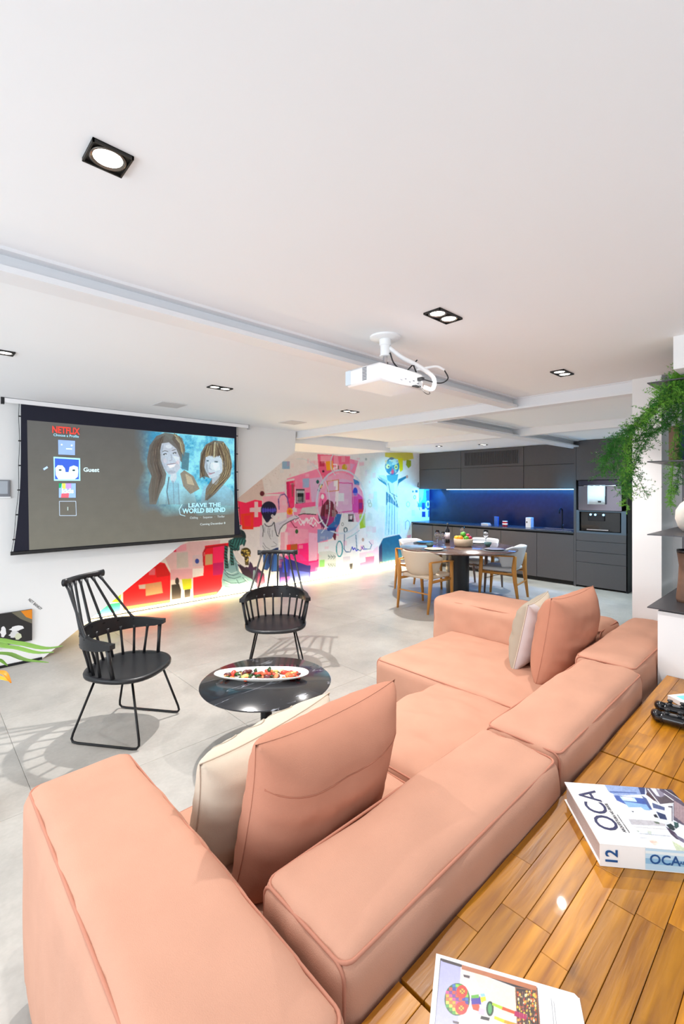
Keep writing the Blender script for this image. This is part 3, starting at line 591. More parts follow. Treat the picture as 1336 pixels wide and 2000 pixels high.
mline('3A2E2A', [(583,1006),(592,1003.5),(604,1004),(617,1005)], 1.9); mp('E8E4EA', [(519,1016),(531,1012),(532,1020),(525,1026),(519,1021)])
mell('120E34', 525, 996.5, 15.6, 17.5); mp('120E34', [(511,1002),(537,1004),(530,1012),(524,1020),(520.5,1021),(514,1011)])
mp('4B46C4', [(510.5,996),(513,992.5),(525,994),(538,993),(540,998),(532,1000.5),(524,999),(513,1001)]); 
for i in range(12): mline(('2A2478','6E6AE0')[i % 2], [(512+i*2.3, 991), (511.5+i*2.4, 1002)], .7, al=.7)
mell('E4E0EA', 532, 1008, 2.6, 3.4); mline('2A2436', [(531.5,1006),(533,1009)], .8); mp('E8E4EA', [(534,1008),(539,1006),(537,1016),(533,1017)])
# kneeling girl with a patchwork doll
mp('3A1848', [(462,1100),(470,1104),(485,1108),(488,1096),(492,1100),(495,1108),(500,1106),(504,1109),(510,1115),(516,1120),(518,1138),(503,1150),(496,1138),(478,1126)]); mp('6A1E66', [(504,1118),(514,1120),(516,1138),(503,1147)], col2='E0566A'); mp('2A1430', [(466,1104),(486,1112),(494,1124),(490,1134),(474,1122)]); mp('7E9AA8', [(494.5,1114),(498.5,1113),(498,1138),(494,1134)])
mp('7FAEBC', [(440,1074),(446,1070),(456,1080),(464,1100),(467,1116),(478,1124),(490,1130),(501,1139),(500,1150),(468,1153),(434,1147),(433,1133),(437,1112),(437,1098)])
for a in ([(438,1112),(445,1121),(456,1124),(466,1120)],[(439,1120),(447,1128),(458,1130),(470,1126)],[(436,1132),(450,1139),(470,1138),(484,1133)],[(440,1145),(460,1149),(480,1146)],[(474,1128),(484,1138),(492,1148)],[(462,1132),(470,1145)],[(441,1090),(440,1108)],[(460,1100),(463,1114)]): mline('264E5E', a, 1.7, al=.75)
for a in ([(442,1116),(452,1121),(462,1117)],[(440,1136),(456,1143),(474,1141)],[(480,1136),(490,1144)],[(446,1084),(446,1100)],[(478,1130),(496,1146)]): mline('BFE2EA', a, 1.6, al=.8)
mell('122E34', 468, 1048, 12.5, 14); mp('16464A', [(446,1056),(458,1050),(478,1050),(481,1056),(478,1066),(471,1072),(462,1078),(454,1074),(446,1066)])
for i in range(16): mline(('2E8A84','0E2E32','4AB0A4')[i % 3], [(450+i*1.9, 1052+(i % 3)), (446+i*1.7, 1070+(i % 4))], .8, al=.8)
for (a, b_) in ((441.5, 1068), (452.5, 1062)):
    mline('0F3A3C', [(a, b_), (a-.5, b_+20), (a+1.5, b_+40)], 7)
    for i in range(13): mline(('3AA096','081C20')[i % 2], [(a-3, b_+i*3), (a+3, b_+3+i*3)], 1.1, al=.85)
mp('DDE9EC', [(446,1068),(449,1072),(449,1090),(446,1098),(444,1084)])
mp('E0DEE2', [(468,1066),(474,1063),(476.5,1069),(474,1074),(468,1076)]); mp('E2E0E4', [(457,1077),(463,1075),(471,1086),(477,1095),(485.5,1101),(485,1106),(478,1108),(469,1101),(460,1090)]); mline('4A4A58', [(458,1090),(466,1100),(476,1108)], 1.3)
mp('E8E2E4', [(430,1164),(438,1153),(443,1154),(437,1164)]); mp('E8E2E4', [(440,1155),(472,1153),(468,1158),(436,1162)])
mell('4A3C18', 480, 1079, 10, 9.5); 
for i in range(18): mell(('D8C060','1C160A','B89A3A')[i % 3], 480+random.uniform(-8, 8), 1079+random.uniform(-7, 7), 2, 1.8, 6)
mp('5A4A20', [(477,1088),(486,1088),(486,1104),(479,1104)])
for i in range(10): mell(('D8C060','1C160A')[i % 2], 482+random.uniform(-3, 3), 1096+random.uniform(-7, 7), 1.6, 1.8, 6)
MP.blur(1); MP.grain(.025, 3, 6); MP.grain(.015, 14, 9)
mural = MP.sheet('wall_painting', M['mural'], [(1.2, Y2-.002, 2.419), (8.70, Y2-.002, 2.419), (8.70, Y2-.002, .001), (1.2, Y2-.002, .001)], 960, 340)
tag(mural, 'large colourful street art mural of children and a robed statue painted along the back wall', 'mural')

# ---------------------------------------------------------------- projection screen
YS = 5.0
scr = thing('projection_screen', 'wide black-bordered projection screen hanging before the white stair wall', 'projection screen', (1.85, YS, 1.0))
L_, R_ = [], []
for i in range(13):
    t = i/12; z = 2.376+(1.045-2.376)*t; bow = .075*max(0, (t-.35)/.65)**2
    L_.append((.722-bow*.75, YS, z)); R_.append((2.918+bow*.75, YS, z))
b = B(); P = L_+R_; n = 13
b.add(P, [[i, i+1, n+i+1, n+i] for i in range(n-1)]); b.add([(x, y+.004, z) for x, y, z in P], [[n+i, n+i+1, i+1, i] for i in range(n-1)])
b.build('black_masking_cloth', M['screenblk'], scr)
b = B().tube([(.645, YS, 1.033), (2.99, YS, 1.033)], .018, 10); b.build('weight_bar', M['black'], scr)
b = B().box(.60, 3.08, YS-.01, YS+.05, 2.376, 2.415); b.build('ceiling_cassette', M['whitep'], scr)
B().box(.575, .60, YS-.012, YS+.02, 2.36, 2.42).build('bracket', M['black'], scr); B().box(3.08, 3.10, YS-.01, YS+.02, 2.36, 2.42).build('bracket', M['chrome'], scr)
for side in (L_, R_):
    s = -1 if side is L_ else 1
    B().tube([(x+s*.014+s*.004*math.sin(i*PI/2), y, z) for i, (x, y, z) in enumerate(side)], .0022, 5).build('tension_cord', M['black'], scr)
    for i in range(1, 12, 2):
        x, y, z = side[i]; B().box(x+min(0, s*.02), x+max(0, s*.02), y-.003, y+.003, z-.006, z+.006).build('tension_tab', M['black'], scr)
pj = B(); play = [0]
def pp(u, v, k): return aty(u, v, YS-.004-.0003*k)
def sp(col, pts):
    play[0] += 1; pj.col = lin(col); k = play[0]; pj.add([pp(u, v, k) for u, v in pts], [list(range(len(pts)))])
def sell(col, cu, cv, ru, rv, n=18, tilt=0):
    ct, st = math.cos(tilt), math.sin(tilt)
    sp(col, [(cu+ru*math.cos(2*PI*i/n)*ct-rv*math.sin(2*PI*i/n)*st, cv+ru*math.cos(2*PI*i/n)*st+rv*math.sin(2*PI*i/n)*ct) for i in range(n)])
def sline(col, pts, wd):
    play[0] += 1; pj.col = lin(col); k = play[0]
    for (a, b_), (c, d) in zip(pts, pts[1:]):
        L = math.hypot(c-a, d-b_) or 1; nx, ny = -(d-b_)/L*wd/2, (c-a)/L*wd/2
        pj.add([pp(a+nx, b_+ny, k), pp(c+nx, d+ny, k), pp(c-nx, d-ny, k), pp(a-nx, b_-ny, k)], [[0,1,2,3]])
# grey field, lighter towards the foot, with the film still fading in on the right
COLS, ROWS = 56, 30
tl, tr, bl, br = Vector((.768, YS-.001, 2.236)), Vector((2.888, YS-.001, 2.236)), Vector((.784, YS-.001, 1.052)), Vector((2.888, YS-.001, 1.052))
gv = []
for j in range(ROWS+1):
    for i in range(COLS+1):
        a, c = i/COLS, j/ROWS; gv.append(tl.lerp(tr, a).lerp(bl.lerp(br, a), c))
fcols = []; ff = []
def mixc(a, b_, t): t = max(0, min(1, t)); return tuple(x+(y-x)*t for x, y in zip(a, b_))
for j in range(ROWS):
    for i in range(COLS):
        a, c = (i+.5)/COLS, (j+.5)/ROWS
        base = mixc(lin('5C5C5A'), lin('6E6C62'), c)
        still = mixc(lin('1FA6CC'), lin('7FD2E6'), .5+.5*noise.noise(Vector((a*7, c*6, 1)))+.35*a)
        k = 0
        pj.col = mixc(base, still, k); pj.add([], []); k0 = len(pj.v)
        q = [j*(COLS+1)+i, j*(COLS+1)+i+1, (j+1)*(COLS+1)+i+1, (j+1)*(COLS+1)+i]
        pj.v += [tuple(gv[t]) for t in q]; pj.f.append([k0+3, k0+2, k0+1, k0]); pj.c.append(pj.col)
# the film still
FP = Painter(255, 825, 462, 1012, 4.0, '2290B8')
n1_ = FP.noise(90, 2); n2_ = FP.noise(18, 5); n3_ = FP.noise(5, 7); uu_ = (FP.uu[None, :]-360)/260
tt_ = np.clip(.5+.7*n1_+.35*n2_+.2*n3_+uu_, 0, 1)[..., None]; FP.a = np.array(lin('1E96C4'))*(1-tt_)+np.array(lin('8EE4F4'))*tt_
def rp(col, pts, al=.93): FP.poly(col, pts, al)
def rell(col, cu, cv, ru, rv, n=18, tilt=0, al=.93): FP.ell(col, cu, cv, ru, rv, n, tilt=tilt, al=al)
def rline(col, pts, wd, al=.9): FP.line(col, pts, wd, al)
# first woman: long dark wavy hair, shirt
rp('9AD8E8', [(318,915),(345,905),(372,935),(385,985),(310,985),(312,950)])
rp('6A6258', [(287,896),(292,870),(305,852),(322,845),(345,848),(358,862),(362,880),(356,905),(345,890),(330,880),(318,880),(316,905),(325,925),(322,945),(312,965),(305,985),(292,985),(290,955),(296,930),(288,912)])
rp('564E48', [(296,880),(306,862),(320,856),(314,880),(312,905),(318,930),(308,960),(298,975),(297,940),(302,915)])
rp('B9C4D2', [(316,866),(330,864),(344,876),(352,895),(352,915),(342,927),(330,927),(320,915),(314,898),(313,880)])
rp('C6D6E2', [(334,925),(345,925),(345,935),(338,945),(332,935)]); rp('5E564E', [(340,846),(356,856),(361,878),(354,888),(346,872),(336,858)]); rline('B8B49A', [(344,856),(352,866),(356,880)], 2)
rell('3E4650', 322, 887, 4, 1.8, tilt=-.25); rell('3E4650', 341, 885, 4, 1.8, tilt=-.2); rline('4A4440', [(316,883),(322,880),(328,882)], 1.4); rline('4A4440', [(336,880),(343,878)], 1.4)
rline('8A98A8', [(334,888),(336,898),(331,900)], 1.2); rp('F2F4F6', [(327,908),(336,908),(343,906),(340,912),(332,914)]); rline('7A4A50', [(326,908),(334,906),(343,905)], 1.2)
rline('4A4440', [(330,932),(326,960),(330,985)], 2); rline('7AA0B8', [(338,940),(340,985)], 1.5); rline('7AA0B8', [(348,945),(350,985)], 1.5)
rp('8A7E6A', [(352,925),(360,918),(378,930),(390,955),(372,965),(358,950)]); rp('B8B096', [(362,925),(374,932),(380,948),(366,945)]); rp('4A7888', [(356,882),(370,885),(368,920),(354,915)])
# second woman: straight hair with fringe
rp('8AC4DC', [(398,950),(415,942),(440,948),(455,960),(456,988),(392,985),(394,965)])
rp('6E6454', [(390,905),(392,885),(402,868),(418,860),(436,862),(448,878),(453,905),(450,930),(438,945),(420,965),(408,975),(400,978),(402,955),(414,935),(398,930),(390,935)])
rp('C2D6E4', [(400,892),(412,888),(430,890),(436,905),(434,922),(422,934),(410,934),(402,920),(397,905)]); rp('B0C0CC', [(414,934),(430,928),(424,948),(414,944)])
rp('5A4A3A', [(402,892),(408,872),(420,866),(434,874),(440,900),(434,900),(430,890),(420,892),(410,890)]); rline('C8C8A8', [(420,864),(418,894)], 2); rline('B8A878', [(436,866),(444,890),(446,925)], 3); rline('A89468', [(408,874),(404,892)], 2)
rell('2E5868', 405, 900, 3.4, 1.5); rell('2E5868', 422, 902, 3.8, 1.6); rline('8AA0B0', [(411,903),(409,915),(413,917)], 1.1); rline('8A6478', [(406,923),(412,925),(419,923)], 1.8)
rline('4A4034', [(436,930),(420,958),(404,976)], 4)

rp('A8B6C6', [(314,898),(320,915),(330,927),(326,918),(320,900)]); rp('D4E2EC', [(337,890),(350,893),(350,908),(343,900)]); rp('9AA8B8', [(314,876),(320,866),(318,880),(315,892)])
rp('A4B4C4', [(399,895),(402,915),(410,930),(406,915),(403,896)]); rp('D6E8F2', [(414,905),(428,903),(430,918),(420,920)])
for a in range(7): rline(['4C4640','7E7466'][a % 2], [(300+a*2.2, 868-a*1.5), (293+a*2.5, 905), (298+a*2.2, 940), (296+a*1.5, 975)], 1.2)
for a in range(6): rline(['B0A480','5C4C3C','C8C0A0'][a % 3], [(424+a*3.5, 866+a), (434+a*3, 895), (436+a*2.6, 925), (428+a*2, 942)], 1.3)
for a in range(5): rline(['5C4C3C','9A8A6C'][a % 2], [(400+a*2, 872), (393+a*1.5, 900), (392+a*1.5, 930)], 1.2)
random.seed(8)
def hair(base, n, spread, cols, wd=.7):
    for i in range(n):
        k = random.random(); P = []
        for a, b_ in base:
            P.append((a[0]+(b_[0]-a[0])*k+random.uniform(-.8, .8), a[1]+(b_[1]-a[1])*k+random.uniform(-1, 1)))
        rline(random.choice(cols), P, wd, .7)
hair([((300,862),(322,850)),((290,885),(312,872)),((290,905),(312,905)),((296,930),(320,928)),((292,955),(314,955)),((296,980),(306,978))], 46, 1, ['3A322C','4E463C','5A4E44','4A342C','2A2622','7A7264'])
hair([((338,848),(352,852)),((350,862),(362,872)),((354,880),(360,892))], 20, 1, ['5E564E','A8A080','C8C49C','4A423C'])
hair([((404,870),(420,862)),((394,890),(402,888)),((391,912),(398,915)),((396,932),(400,935))], 26, 1, ['4A3A2C','5E503E','2E261E'])
hair([((426,864),(440,868)),((438,886),(450,892)),((440,910),(453,912)),((430,930),(448,932)),((414,948),(430,950)),((402,966),(414,966))], 40, 1, ['4A3C2E','7A6A4C','A89A74','2E261E','5A4C3A','4A3C2E'])
hair([((406,870),(432,868)),((402,884),(436,886)),((401,892),(434,893))], 30, 1, ['5A4A38','8A7A58','BCB48E','3A2C22'], .8)
for i in range(26): rline('5C86A8', [(326+i*.9, 940+random.uniform(-4, 4)), (324+i*1.1, 985)], .5, .5)
for i in range(12): rline('5C86A8', [(324, 944+i*3.4), (352, 946+i*3.4)], .5, .4)
rell('D8C8D0', 322, 900, 4, 5, al=.3); rell('D0A8B0', 347, 903, 3.4, 4, al=.35); rell('8A98AA', 335, 922, 8, 3, al=.5); rell('EAF4FA', 330, 872, 6, 4, al=.4)
rell('F0FAFC', 341, 886, 1.2, .8); rell('F0FAFC', 323, 888, 1.2, .8); rell('EAF6FA', 418, 910, 8, 8, al=.4); rell('B4788C', 410, 926, 4, 1.2, al=.6)
rell('8FA8B8', 404, 915, 2.4, 9, al=.5)
FP.blur(4); FP.grain(.10, 3, 3)
k_ = np.clip((FP.uu[None, :]-268-12*n1_)/52, 0, 1)*np.clip((1004-FP.vv[:, None]+10*n1_)/46, 0, 1); k_ = (k_*.94)[..., None]
b_ = np.clip((FP.vv[:, None]-830)/220, 0, 1)[..., None]; base_ = np.array(lin('5C5C5A'))*(1-b_)+np.array(lin('6E6C62'))*b_
FP.a = base_*(1-k_)+FP.a*k_
a0, a1, a2, a3 = aty(262, 840, YS-.003), Vector((2.886, YS-.003, 2.232)), Vector((2.886, YS-.003, 1.33)), None
FP.sheet('film_still', M['projection'], [(a0.x, YS-.003, 2.232), (2.886, YS-.003, 2.232), (2.886, YS-.003, 1.30), (a0.x, YS-.003, 1.30)], 330, 300, scr)
# menu
sp('98B8F0', [(113.5,859),(146.5,861),(146.5,889),(114,887.5)]); sell('F0FFFF', 120.5, 868.5, 1.8, 1.8, 10); sell('F0FFFF', 140, 870, 1.8, 1.8, 10); sline('E8FCFF', [(129,876.5),(141,877)], 2.4)
sp('B4F2FF', [(104.5,892),(156.5,895),(157,939),(105.5,939)]); sp('3E66D8', [(107,895),(154,898),(154,936),(107.5,936)])
sp('E8FFFC', [(108,914),(113,908.5),(122,909),(127,915),(128,922),(134,922),(136,912),(144,909),(152,912),(153,920),(152,931),(146,936),(114,936),(109,928)]); sell('1A3A4A', 117.5, 918, 3, 1.6, 10); sell('1A3A4A', 144, 918.5, 3, 1.6, 10)
sp('9CC0F4', [(115,944),(148,944),(148,972),(115,972)]); sp('1EB070', [(115,944),(121,944),(119,953),(115,953)]); sp('E8E060', [(121,944),(128,944),(128,955),(122,955)]); sp('C89CE0', [(129,944),(139,944),(139,955),(129,955)]); sp('F06A7A', [(120,964),(135,963),(134,972),(119,972)])
sline('C8DCF0', [(116,979),(148,979),(149,1007),(116.5,1007),(116,979)], 1); sline('D8F0E8', [(132.5,990),(132.5,997)], 1.4); sline('B8D4F4', [(85,917),(93,912)], 4)
sline('BFE8F8', [(356,985),(350,995),(352,1005),(362,1008)], 1.2)
pic = pj.build('projected_picture', M['projection'], scr, weld=False)
def stext(s, u0, v0, u1, px, col, est=1.1, name='lettering', bold=.0, align=0):
    mm = mat('screen_ink_'+col, col, .7, emit=col, estr=est*.35)
    p = aty(u0, v0, YS-.0135); q = aty(u1, v0, YS-.0135); dep = p.dot(FW); size = px/F_PX*dep/.70
    o = text_mesh(s, size, (0,0,0), (1,0,0), (0,0,1), mm, name, None, bold=bold)
    x = [v.co.x for v in o.data.vertices]; k = (q.x-p.x)/(max(x)-min(x)); off = Vector(pic.parent.location)
    for v in o.data.vertices: v.co = Vector((p.x+(v.co.x-min(x))*k, p.y+v.co.y, p.z+v.co.z))-off
    o.parent = pic; return o
stext('NETFLIX', 102, 844.5, 156, 12.5, 'E8483C', bold=.003); stext('Choose a Profile', 104.5, 851.5, 154, 5, 'A8E4F8', bold=.0005)
stext('Guest', 163, 921, 194, 8, 'E0FAFF', bold=.0015); stext('kids', 121, 963, 144, 9, 'F8FFFF', bold=.002)
stext('LEAVE THE', 368, 991, 431, 8, 'B8F0FF', bold=.002); stext('WORLD BEHIND', 356, 1002.5, 440, 9, 'B8F0FF', bold=.0025)
stext('Chilling   ·   Suspense   ·   Thriller', 371, 1013.5, 439, 4.2, 'C8D8DC'); stext('Coming December 8', 391, 1026, 440, 4, 'D8E8EC')

# things on the stair wall
ic = thing('wall_intercom', 'grey framed intercom panel on the white wall left of the screen', 'intercom', (.56, Y1, 1.6))
B().bbox(.46, .652, Y1-.022, Y1, 1.54, 1.69, .003).build('frame', mat('grey_intercom', '7C8088', .4), ic); B().box(.47, .635, Y1-.024, Y1-.02, 1.565, 1.68).build('display', mat('intercom_glass', 'AEB6C0', .2), ic)
B().bbox(.46, .66, Y1-.02, Y1, 1.525, 1.542, .003).build('base_ledge', M['whitep'], ic)
pc = thing('wall_picture', 'small black picture with an orange corner hung low on the white wall', 'picture', (.6, Y1-.02, .2))
B().box(.30, .818, Y1-.03, Y1-.002, .205, .492).build('canvas', M['black'], pc)
pb = B(); pb.col = lin('2A2A2C'); y = Y1-.031
pb.add([(.30,y,.205),(.818,y,.205),(.818,y,.492),(.30,y,.492)], [[0,1,2,3]])
def blob(col, cx, cz, rx, rz_, k, n=14): pb.col = lin(col); pb.add([(cx+rx*math.cos(2*PI*i/n)*(1+.25*math.sin(3*i)), y-.0004*k, cz+rz_*math.sin(2*PI*i/n)) for i in range(n)], [list(range(n))])
pb.col = lin('6E6A5A'); pb.add([(.66,y-.0004,.492),(.818,y-.0004,.492),(.818,y-.0004,.36),(.73,y-.0004,.42)], [[0,3,2,1]])
pb.col = lin('E08820'); pb.add([(.73,y-.0008,.492),(.818,y-.0008,.492),(.818,y-.0008,.40),(.77,y-.0008,.43)], [[0,3,2,1]])
blob('E8E8EA', .70, .34, .05, .025, 3); blob('D8D8D8', .68, .29, .035, .03, 4); blob('E8E8EA', .60, .33, .02, .05, 5); blob('CFD4B8', .71, .265, .025, .03, 6)
pb.build('painted_face', M['print'], pc, weld=False)
p0 = aty(54, 1172, Y1-.003); p1 = aty(80, 1193, Y1-.003)
tx = text_mesh('NOT BANKSY', .034, p0, (p1-p0), Vector((-(p1-p0).z, 0, (p1-p0).x)), M['black'], 'wall_lettering', None, xs=.72)
tag(tx, 'small black slanted lettering on the white wall above the picture', 'lettering')

# ---------------------------------------------------------------- ceiling fittings
def downlight(x, y, two, label, on=True, axis='x'):
    t = thing('ceiling_downlight', label, 'ceiling light', (x, y, CEIL-.02), 0, 'recessed black ceiling downlights')
    n = 2 if two else 1; L = .046*(2 if two else 1)
    b = B(); z0, z1 = .011, .0199
    hx, hy = L, .046
    b.box(-hx, hx, -hy, -hy+.004, z0, z1); b.box(-hx, hx, hy-.004, hy, z0, z1); b.box(-hx, -hx+.004, -hy, hy, z0, z1); b.box(hx-.004, hx, -hy, hy, z0, z1); b.box(-hx, hx, -hy, hy, z1-.002, z1)
    b.build('frame', M['lamptrim'], t, world=False)
    for k in range(n):
        cx = (k-.5)*.092 if two else 0
        B().lathe([(.042, .0165), (.042, .0125), (.037, .0125), (.033, .0165)], (cx, 0, 0), 28).build('reflector', M['lampcone'], t, True, world=False)
        B().lathe([(0, .0135), (.02, .0138), (.0335, .0162)], (cx, 0, 0), 28).build('lens', M['lens'] if on else M['whitep'], t, True, world=False)
    return t
downlight(.353, 1.217, False, 'large single square downlight in the ceiling nearest the camera')
downlight(1.82, 1.242, True, 'twin square downlight in the ceiling right of the projector')
downlight(3.31, 1.278, True, 'twin downlight in the ceiling near the white pillar and fern')
downlight(.36, 3.36, True, 'downlight at the far left edge of the ceiling')
downlight(1.80, 3.34, True, 'twin downlight in the ceiling above the top of the screen')
downlight(3.33, 3.42, True, 'small twin downlight in the ceiling below left of the projector')
downlight(6.45, 3.53, False, 'tiny downlight behind the crossing beams over the dining table', on=False)
downlight(7.16, 4.98, False, 'tiny spotlight over the painted statue beside the kitchen')
downlight(7.5, 4.27, True, 'small bright twin downlight in front of the upper cabinets')
for (x, y, lb) in [(1.81, 4.34, 'faint grey square speaker grille in ceiling above the screen'), (3.37, 4.46, 'faint grey square speaker grille in ceiling right of the screen')]:
    t = thing('ceiling_speaker', lb, 'ceiling speaker', (x, y, CEIL-.006), 0, 'square ceiling speakers')
    B().bbox(-.125, .125, -.125, .125, 0, .006, .002).build('frame', mat('speaker_frame', 'D6D6D8', .7), t, world=False); B().box(-.115, .115, -.115, .115, -.001, .001).build('grille', mat('speaker_grille', 'C9C9CC', .8), t, world=False)

# projector
pr = thing('ceiling_projector', 'white projector hanging from the ceiling on a round mount', 'projector', (1.85, 1.63, 2.14))
B().lathe([(0, CEIL), (.082, CEIL), (.082, CEIL-.008), (.07, CEIL-.016), (0, CEIL-.016)], (1.85, 1.63, 0), 36).build('ceiling_plate', M['whitep'], pr, 'auto')
B().lathe([(.031, CEIL-.01), (.031, CEIL-.045), (.026, CEIL-.05), (.026, CEIL-.1), (.03, CEIL-.1), (.03, CEIL-.105), (0, CEIL-.105)], (1.85, 1.63, 0), 24).build('mount_tube', M['whitep'], pr, 'auto')
b = B(); b.tube([(1.85, 1.63, CEIL-.1), (1.85, 1.63, 2.235)], .012, 10); b.box(1.80, 1.90, 1.60, 1.66, 2.243, 2.252); b.box(1.83, 1.87, 1.61, 1.65, 2.252, 2.28)
for a in (-1, 1): b.tube([(1.85, 1.63, 2.25), (1.85+a*.1, 1.63+.06, 2.236)], .007, 8); b.tube([(1.85, 1.63, 2.25), (1.85+a*.1, 1.63-.06, 2.236)], .007, 8)
b.build('swivel_bracket', M['chrome'], pr)
b = B(); x0, x1, y0, y1 = 1.675, 2.03, 1.51, 1.755
b.bbox(x0, x1, y0, y1, 2.142, 2.232, .012); b.build('body', M['whitep'], pr, 'auto')
for i in range(9): B().box(x0-.001, x0+.004, 1.60, 1.63, 2.158+i*.0075, 2.162+i*.0075).build('vent_slot', M['greyink'], pr)
B().lathe([(0, 1.775), (.034, 1.775), (.038, 1.755), (.038, 1.74)], (1.745, 0, 2.19), 24, axis='y').build('lens_barrel', M['black'], pr, 'auto')
B().bbox(x0-.003, x0+.01, 1.715, 1.755, 2.15, 2.226, .003).build('front_trim', mat('pale_blue_plastic', 'D3DEE8', .3), pr)
for i in range(5): B().box(1.83+i*.034, 1.848+i*.034, y0-.0015, y0+.003, 2.165+(i % 2)*.01, 2.172+(i % 2)*.01).build('socket', M['greyink'], pr)
B().box(1.97, 1.995, y0-.03, y0+.002, 2.185, 2.2).build('power_plug', M['black'], pr)
B().box(1.93, 1.98, y0-.02, y0+.002, 2.146, 2.154).build('cable_plug', M['black'], pr)
def curve3(pts, n=24):
    out = []; P = [Vector(p) for p in pts]; P = [P[0]*2-P[1]]+P+[P[-1]*2-P[-2]]
    for s in range(len(P)-3):
        for k in range(n//(len(P)-3)+1):
            t = k/(n//(len(P)-3)+1); a, b_, c, d = P[s:s+4]
            out.append(.5*((2*b_)+(c-a)*t+(2*a-5*b_+4*c-d)*t*t+(3*b_-a-3*c+d)*t**3))
    out.append(P[-2]); return out
B().tube(curve3([(1.86, 1.61, 2.36), (1.92, 1.57, 2.31), (1.99, 1.52, 2.27), (2.06, 1.47, 2.21), (2.04, 1.46, 2.14), (2.0, 1.49, 2.15)]), .012, 10).build('white_hose', M['whitep'], pr, True)
B().tube(curve3([(1.99, 1.53, 2.25), (2.03, 1.49, 2.26), (2.08, 1.46, 2.27), (2.12, 1.44, 2.255)]), .007, 8).build('white_hose', M['whitep'], pr, True)
B().tube(curve3([(2.12, 1.44, 2.255), (2.14, 1.43, 2.21), (2.09, 1.45, 2.18), (1.99, 1.49, 2.192)]), .0035, 6).build('black_cable', M['black'], pr, True)
B().tube(curve3([(1.855, 1.60, 2.33), (1.87, 1.59, 2.28), (1.90, 1.57, 2.24)]), .004, 6).build('black_cable', M['black'], pr, True)
B().tube(curve3([(1.96, 1.49, 2.15), (1.98, 1.46, 2.11), (2.03, 1.47, 2.12), (2.03, 1.5, 2.16)]), .002, 6).build('black_cable', M['black'], pr, True)
b = B(); b.tube([(1.945, 1.56, 2.24), (1.985, 1.52, 2.30)], .004, 6); b.tube([(1.965, 1.53, 2.27), (1.99, 1.53, 2.235)], .004, 6); b.build('cable_clip', M['black'], pr)

# ---------------------------------------------------------------- kitchen
def panel(par, name, x, y0, y1, z0, z1, t=.02, m='dark'): return B().bbox(x, x+t, y0, y1, z0, z1, .0015).build(name, M[m], par)
XT, XU = 8.05, 8.32
base = thing('base_cabinets', 'long run of charcoal base cabinets under the kitchen worktop', 'cabinet', (8.3, 4.6, 0))
B().box(XT+.03, 8.70, 2.93, Y2-.005, .09, .86).build('carcass', M['darkgap'], base); B().box(XT+.06, 8.7, 2.93, Y2-.005, 0, .09).build('plinth', M['darkgap'], base)
ys = [2.92, 3.54, 4.22, 4.72, 5.28, 5.76, Y2-.004]
for a, c in zip(ys, ys[1:]): panel(base, 'door', XT, a+.003, c-.003, .075, .845)
wt = B().bbox(XT-.012, 8.70, 2.925, Y2-.003, .872, .90, .002).build('worktop', M['darktop']); tag(wt, 'dark polished kitchen worktop reflecting the blue light', 'worktop')
sb_ = B().box(8.702, 8.717, 2.93, Y2-.005, .90, 1.615).build('splashback', M['stone']); tag(sb_, 'dark blue stone splashback behind the kitchen worktop', 'splashback')
up = thing('upper_cabinets', 'row of charcoal upper cabinets over the kitchen worktop', 'cabinet', (8.5, 4.6, 1.6))
B().box(XU+.02, 8.7, 2.93, Y2-.005, 1.62, CEIL-.004).build('carcass', M['darkgap'], up)
us = [2.925, 3.905, 5.245, Y2-.004]
for i, (a, c) in enumerate(zip(us, us[1:])):
    panel(up, 'lift_door', XU, a+.004, c-.004, 1.625, 2.05)
    if i != 1: panel(up, 'lift_door', XU, a+.004, c-.004, 2.056, CEIL-.006)
    else:
        a += .004; c -= .004
        g = B(); g.box(XU, XU+.02, a, c, 2.056, 2.10); g.box(XU, XU+.02, a, c, 2.36, CEIL-.006); g.box(XU, XU+.02, a, a+.09, 2.10, 2.36); g.box(XU, XU+.02, c-.09, c, 2.10, 2.36)
        gd = g.build('vent_door', M['dark'], up)
        k = int((c-a-.18)/.028)
        for q in range(k): B().box(XU, XU+.018, a+.095+q*.028, a+.095+q*.028+.015, 2.10, 2.36).build('slat', M['dark'], gd)
B().box(8.40, 8.46, 2.95, 5.65, 1.603, 1.619).build('light_strip', M['ledb'], up)
tall = thing('tall_cabinet', 'tall charcoal kitchen cabinet holding the oven and coffee machine', 'cabinet', (8.35, 2.5, 0))
yl, yr = 2.885, 2.13
b = B(); b.box(XT+.02, 8.7, yr+.02, yl-.02, .08, .915); b.box(XT+.02, 8.7, yr+.02, yl-.02, 1.75, CEIL-.004); b.box(XT+.3, 8.7, yr+.02, yl-.02, .915, 1.75); b.build('carcass', M['darkgap'], tall)
B().box(XT-.002, 8.7, yl, yl+.035, 0, CEIL-.003).build('side_panel', M['dark'], tall); B().box(XT+.0, 8.7, yr-.0, yr+.02, 0, CEIL-.003).build('side_panel', M['darkgap'], tall)
panel(tall, 'top_door', XT, yr+.023, yl-.003, 1.765, CEIL-.006)
for z0, z1 in [(.77, .895), (.595, .764), (.418, .589)]: panel(tall, 'drawer', XT, yr+.003, yl-.003, z0, z1)
panel(tall, 'drawer', XT, yr+.003, yl-.003, .03, .412)
b = B(); b.box(XT, XT+.02, yr+.003, yl-.003, 1.245, 1.268); b.box(XT, XT+.02, yr+.003, yl-.003, .895, .925); b.box(XT, XT+.02, yl-.05, yl-.003, .925, 1.245); b.box(XT, XT+.02, yr+.003, yr+.09, .925, 1.245); b.build('appliance_frame', mat('slate_frame', '4E5A66', .4), tall)
ov = thing('built_in_oven', 'steel and glass built in oven with a white towel on its handle', 'oven', (XT, 2.5, 1.27))
oy0, oy1 = 2.21, 2.845
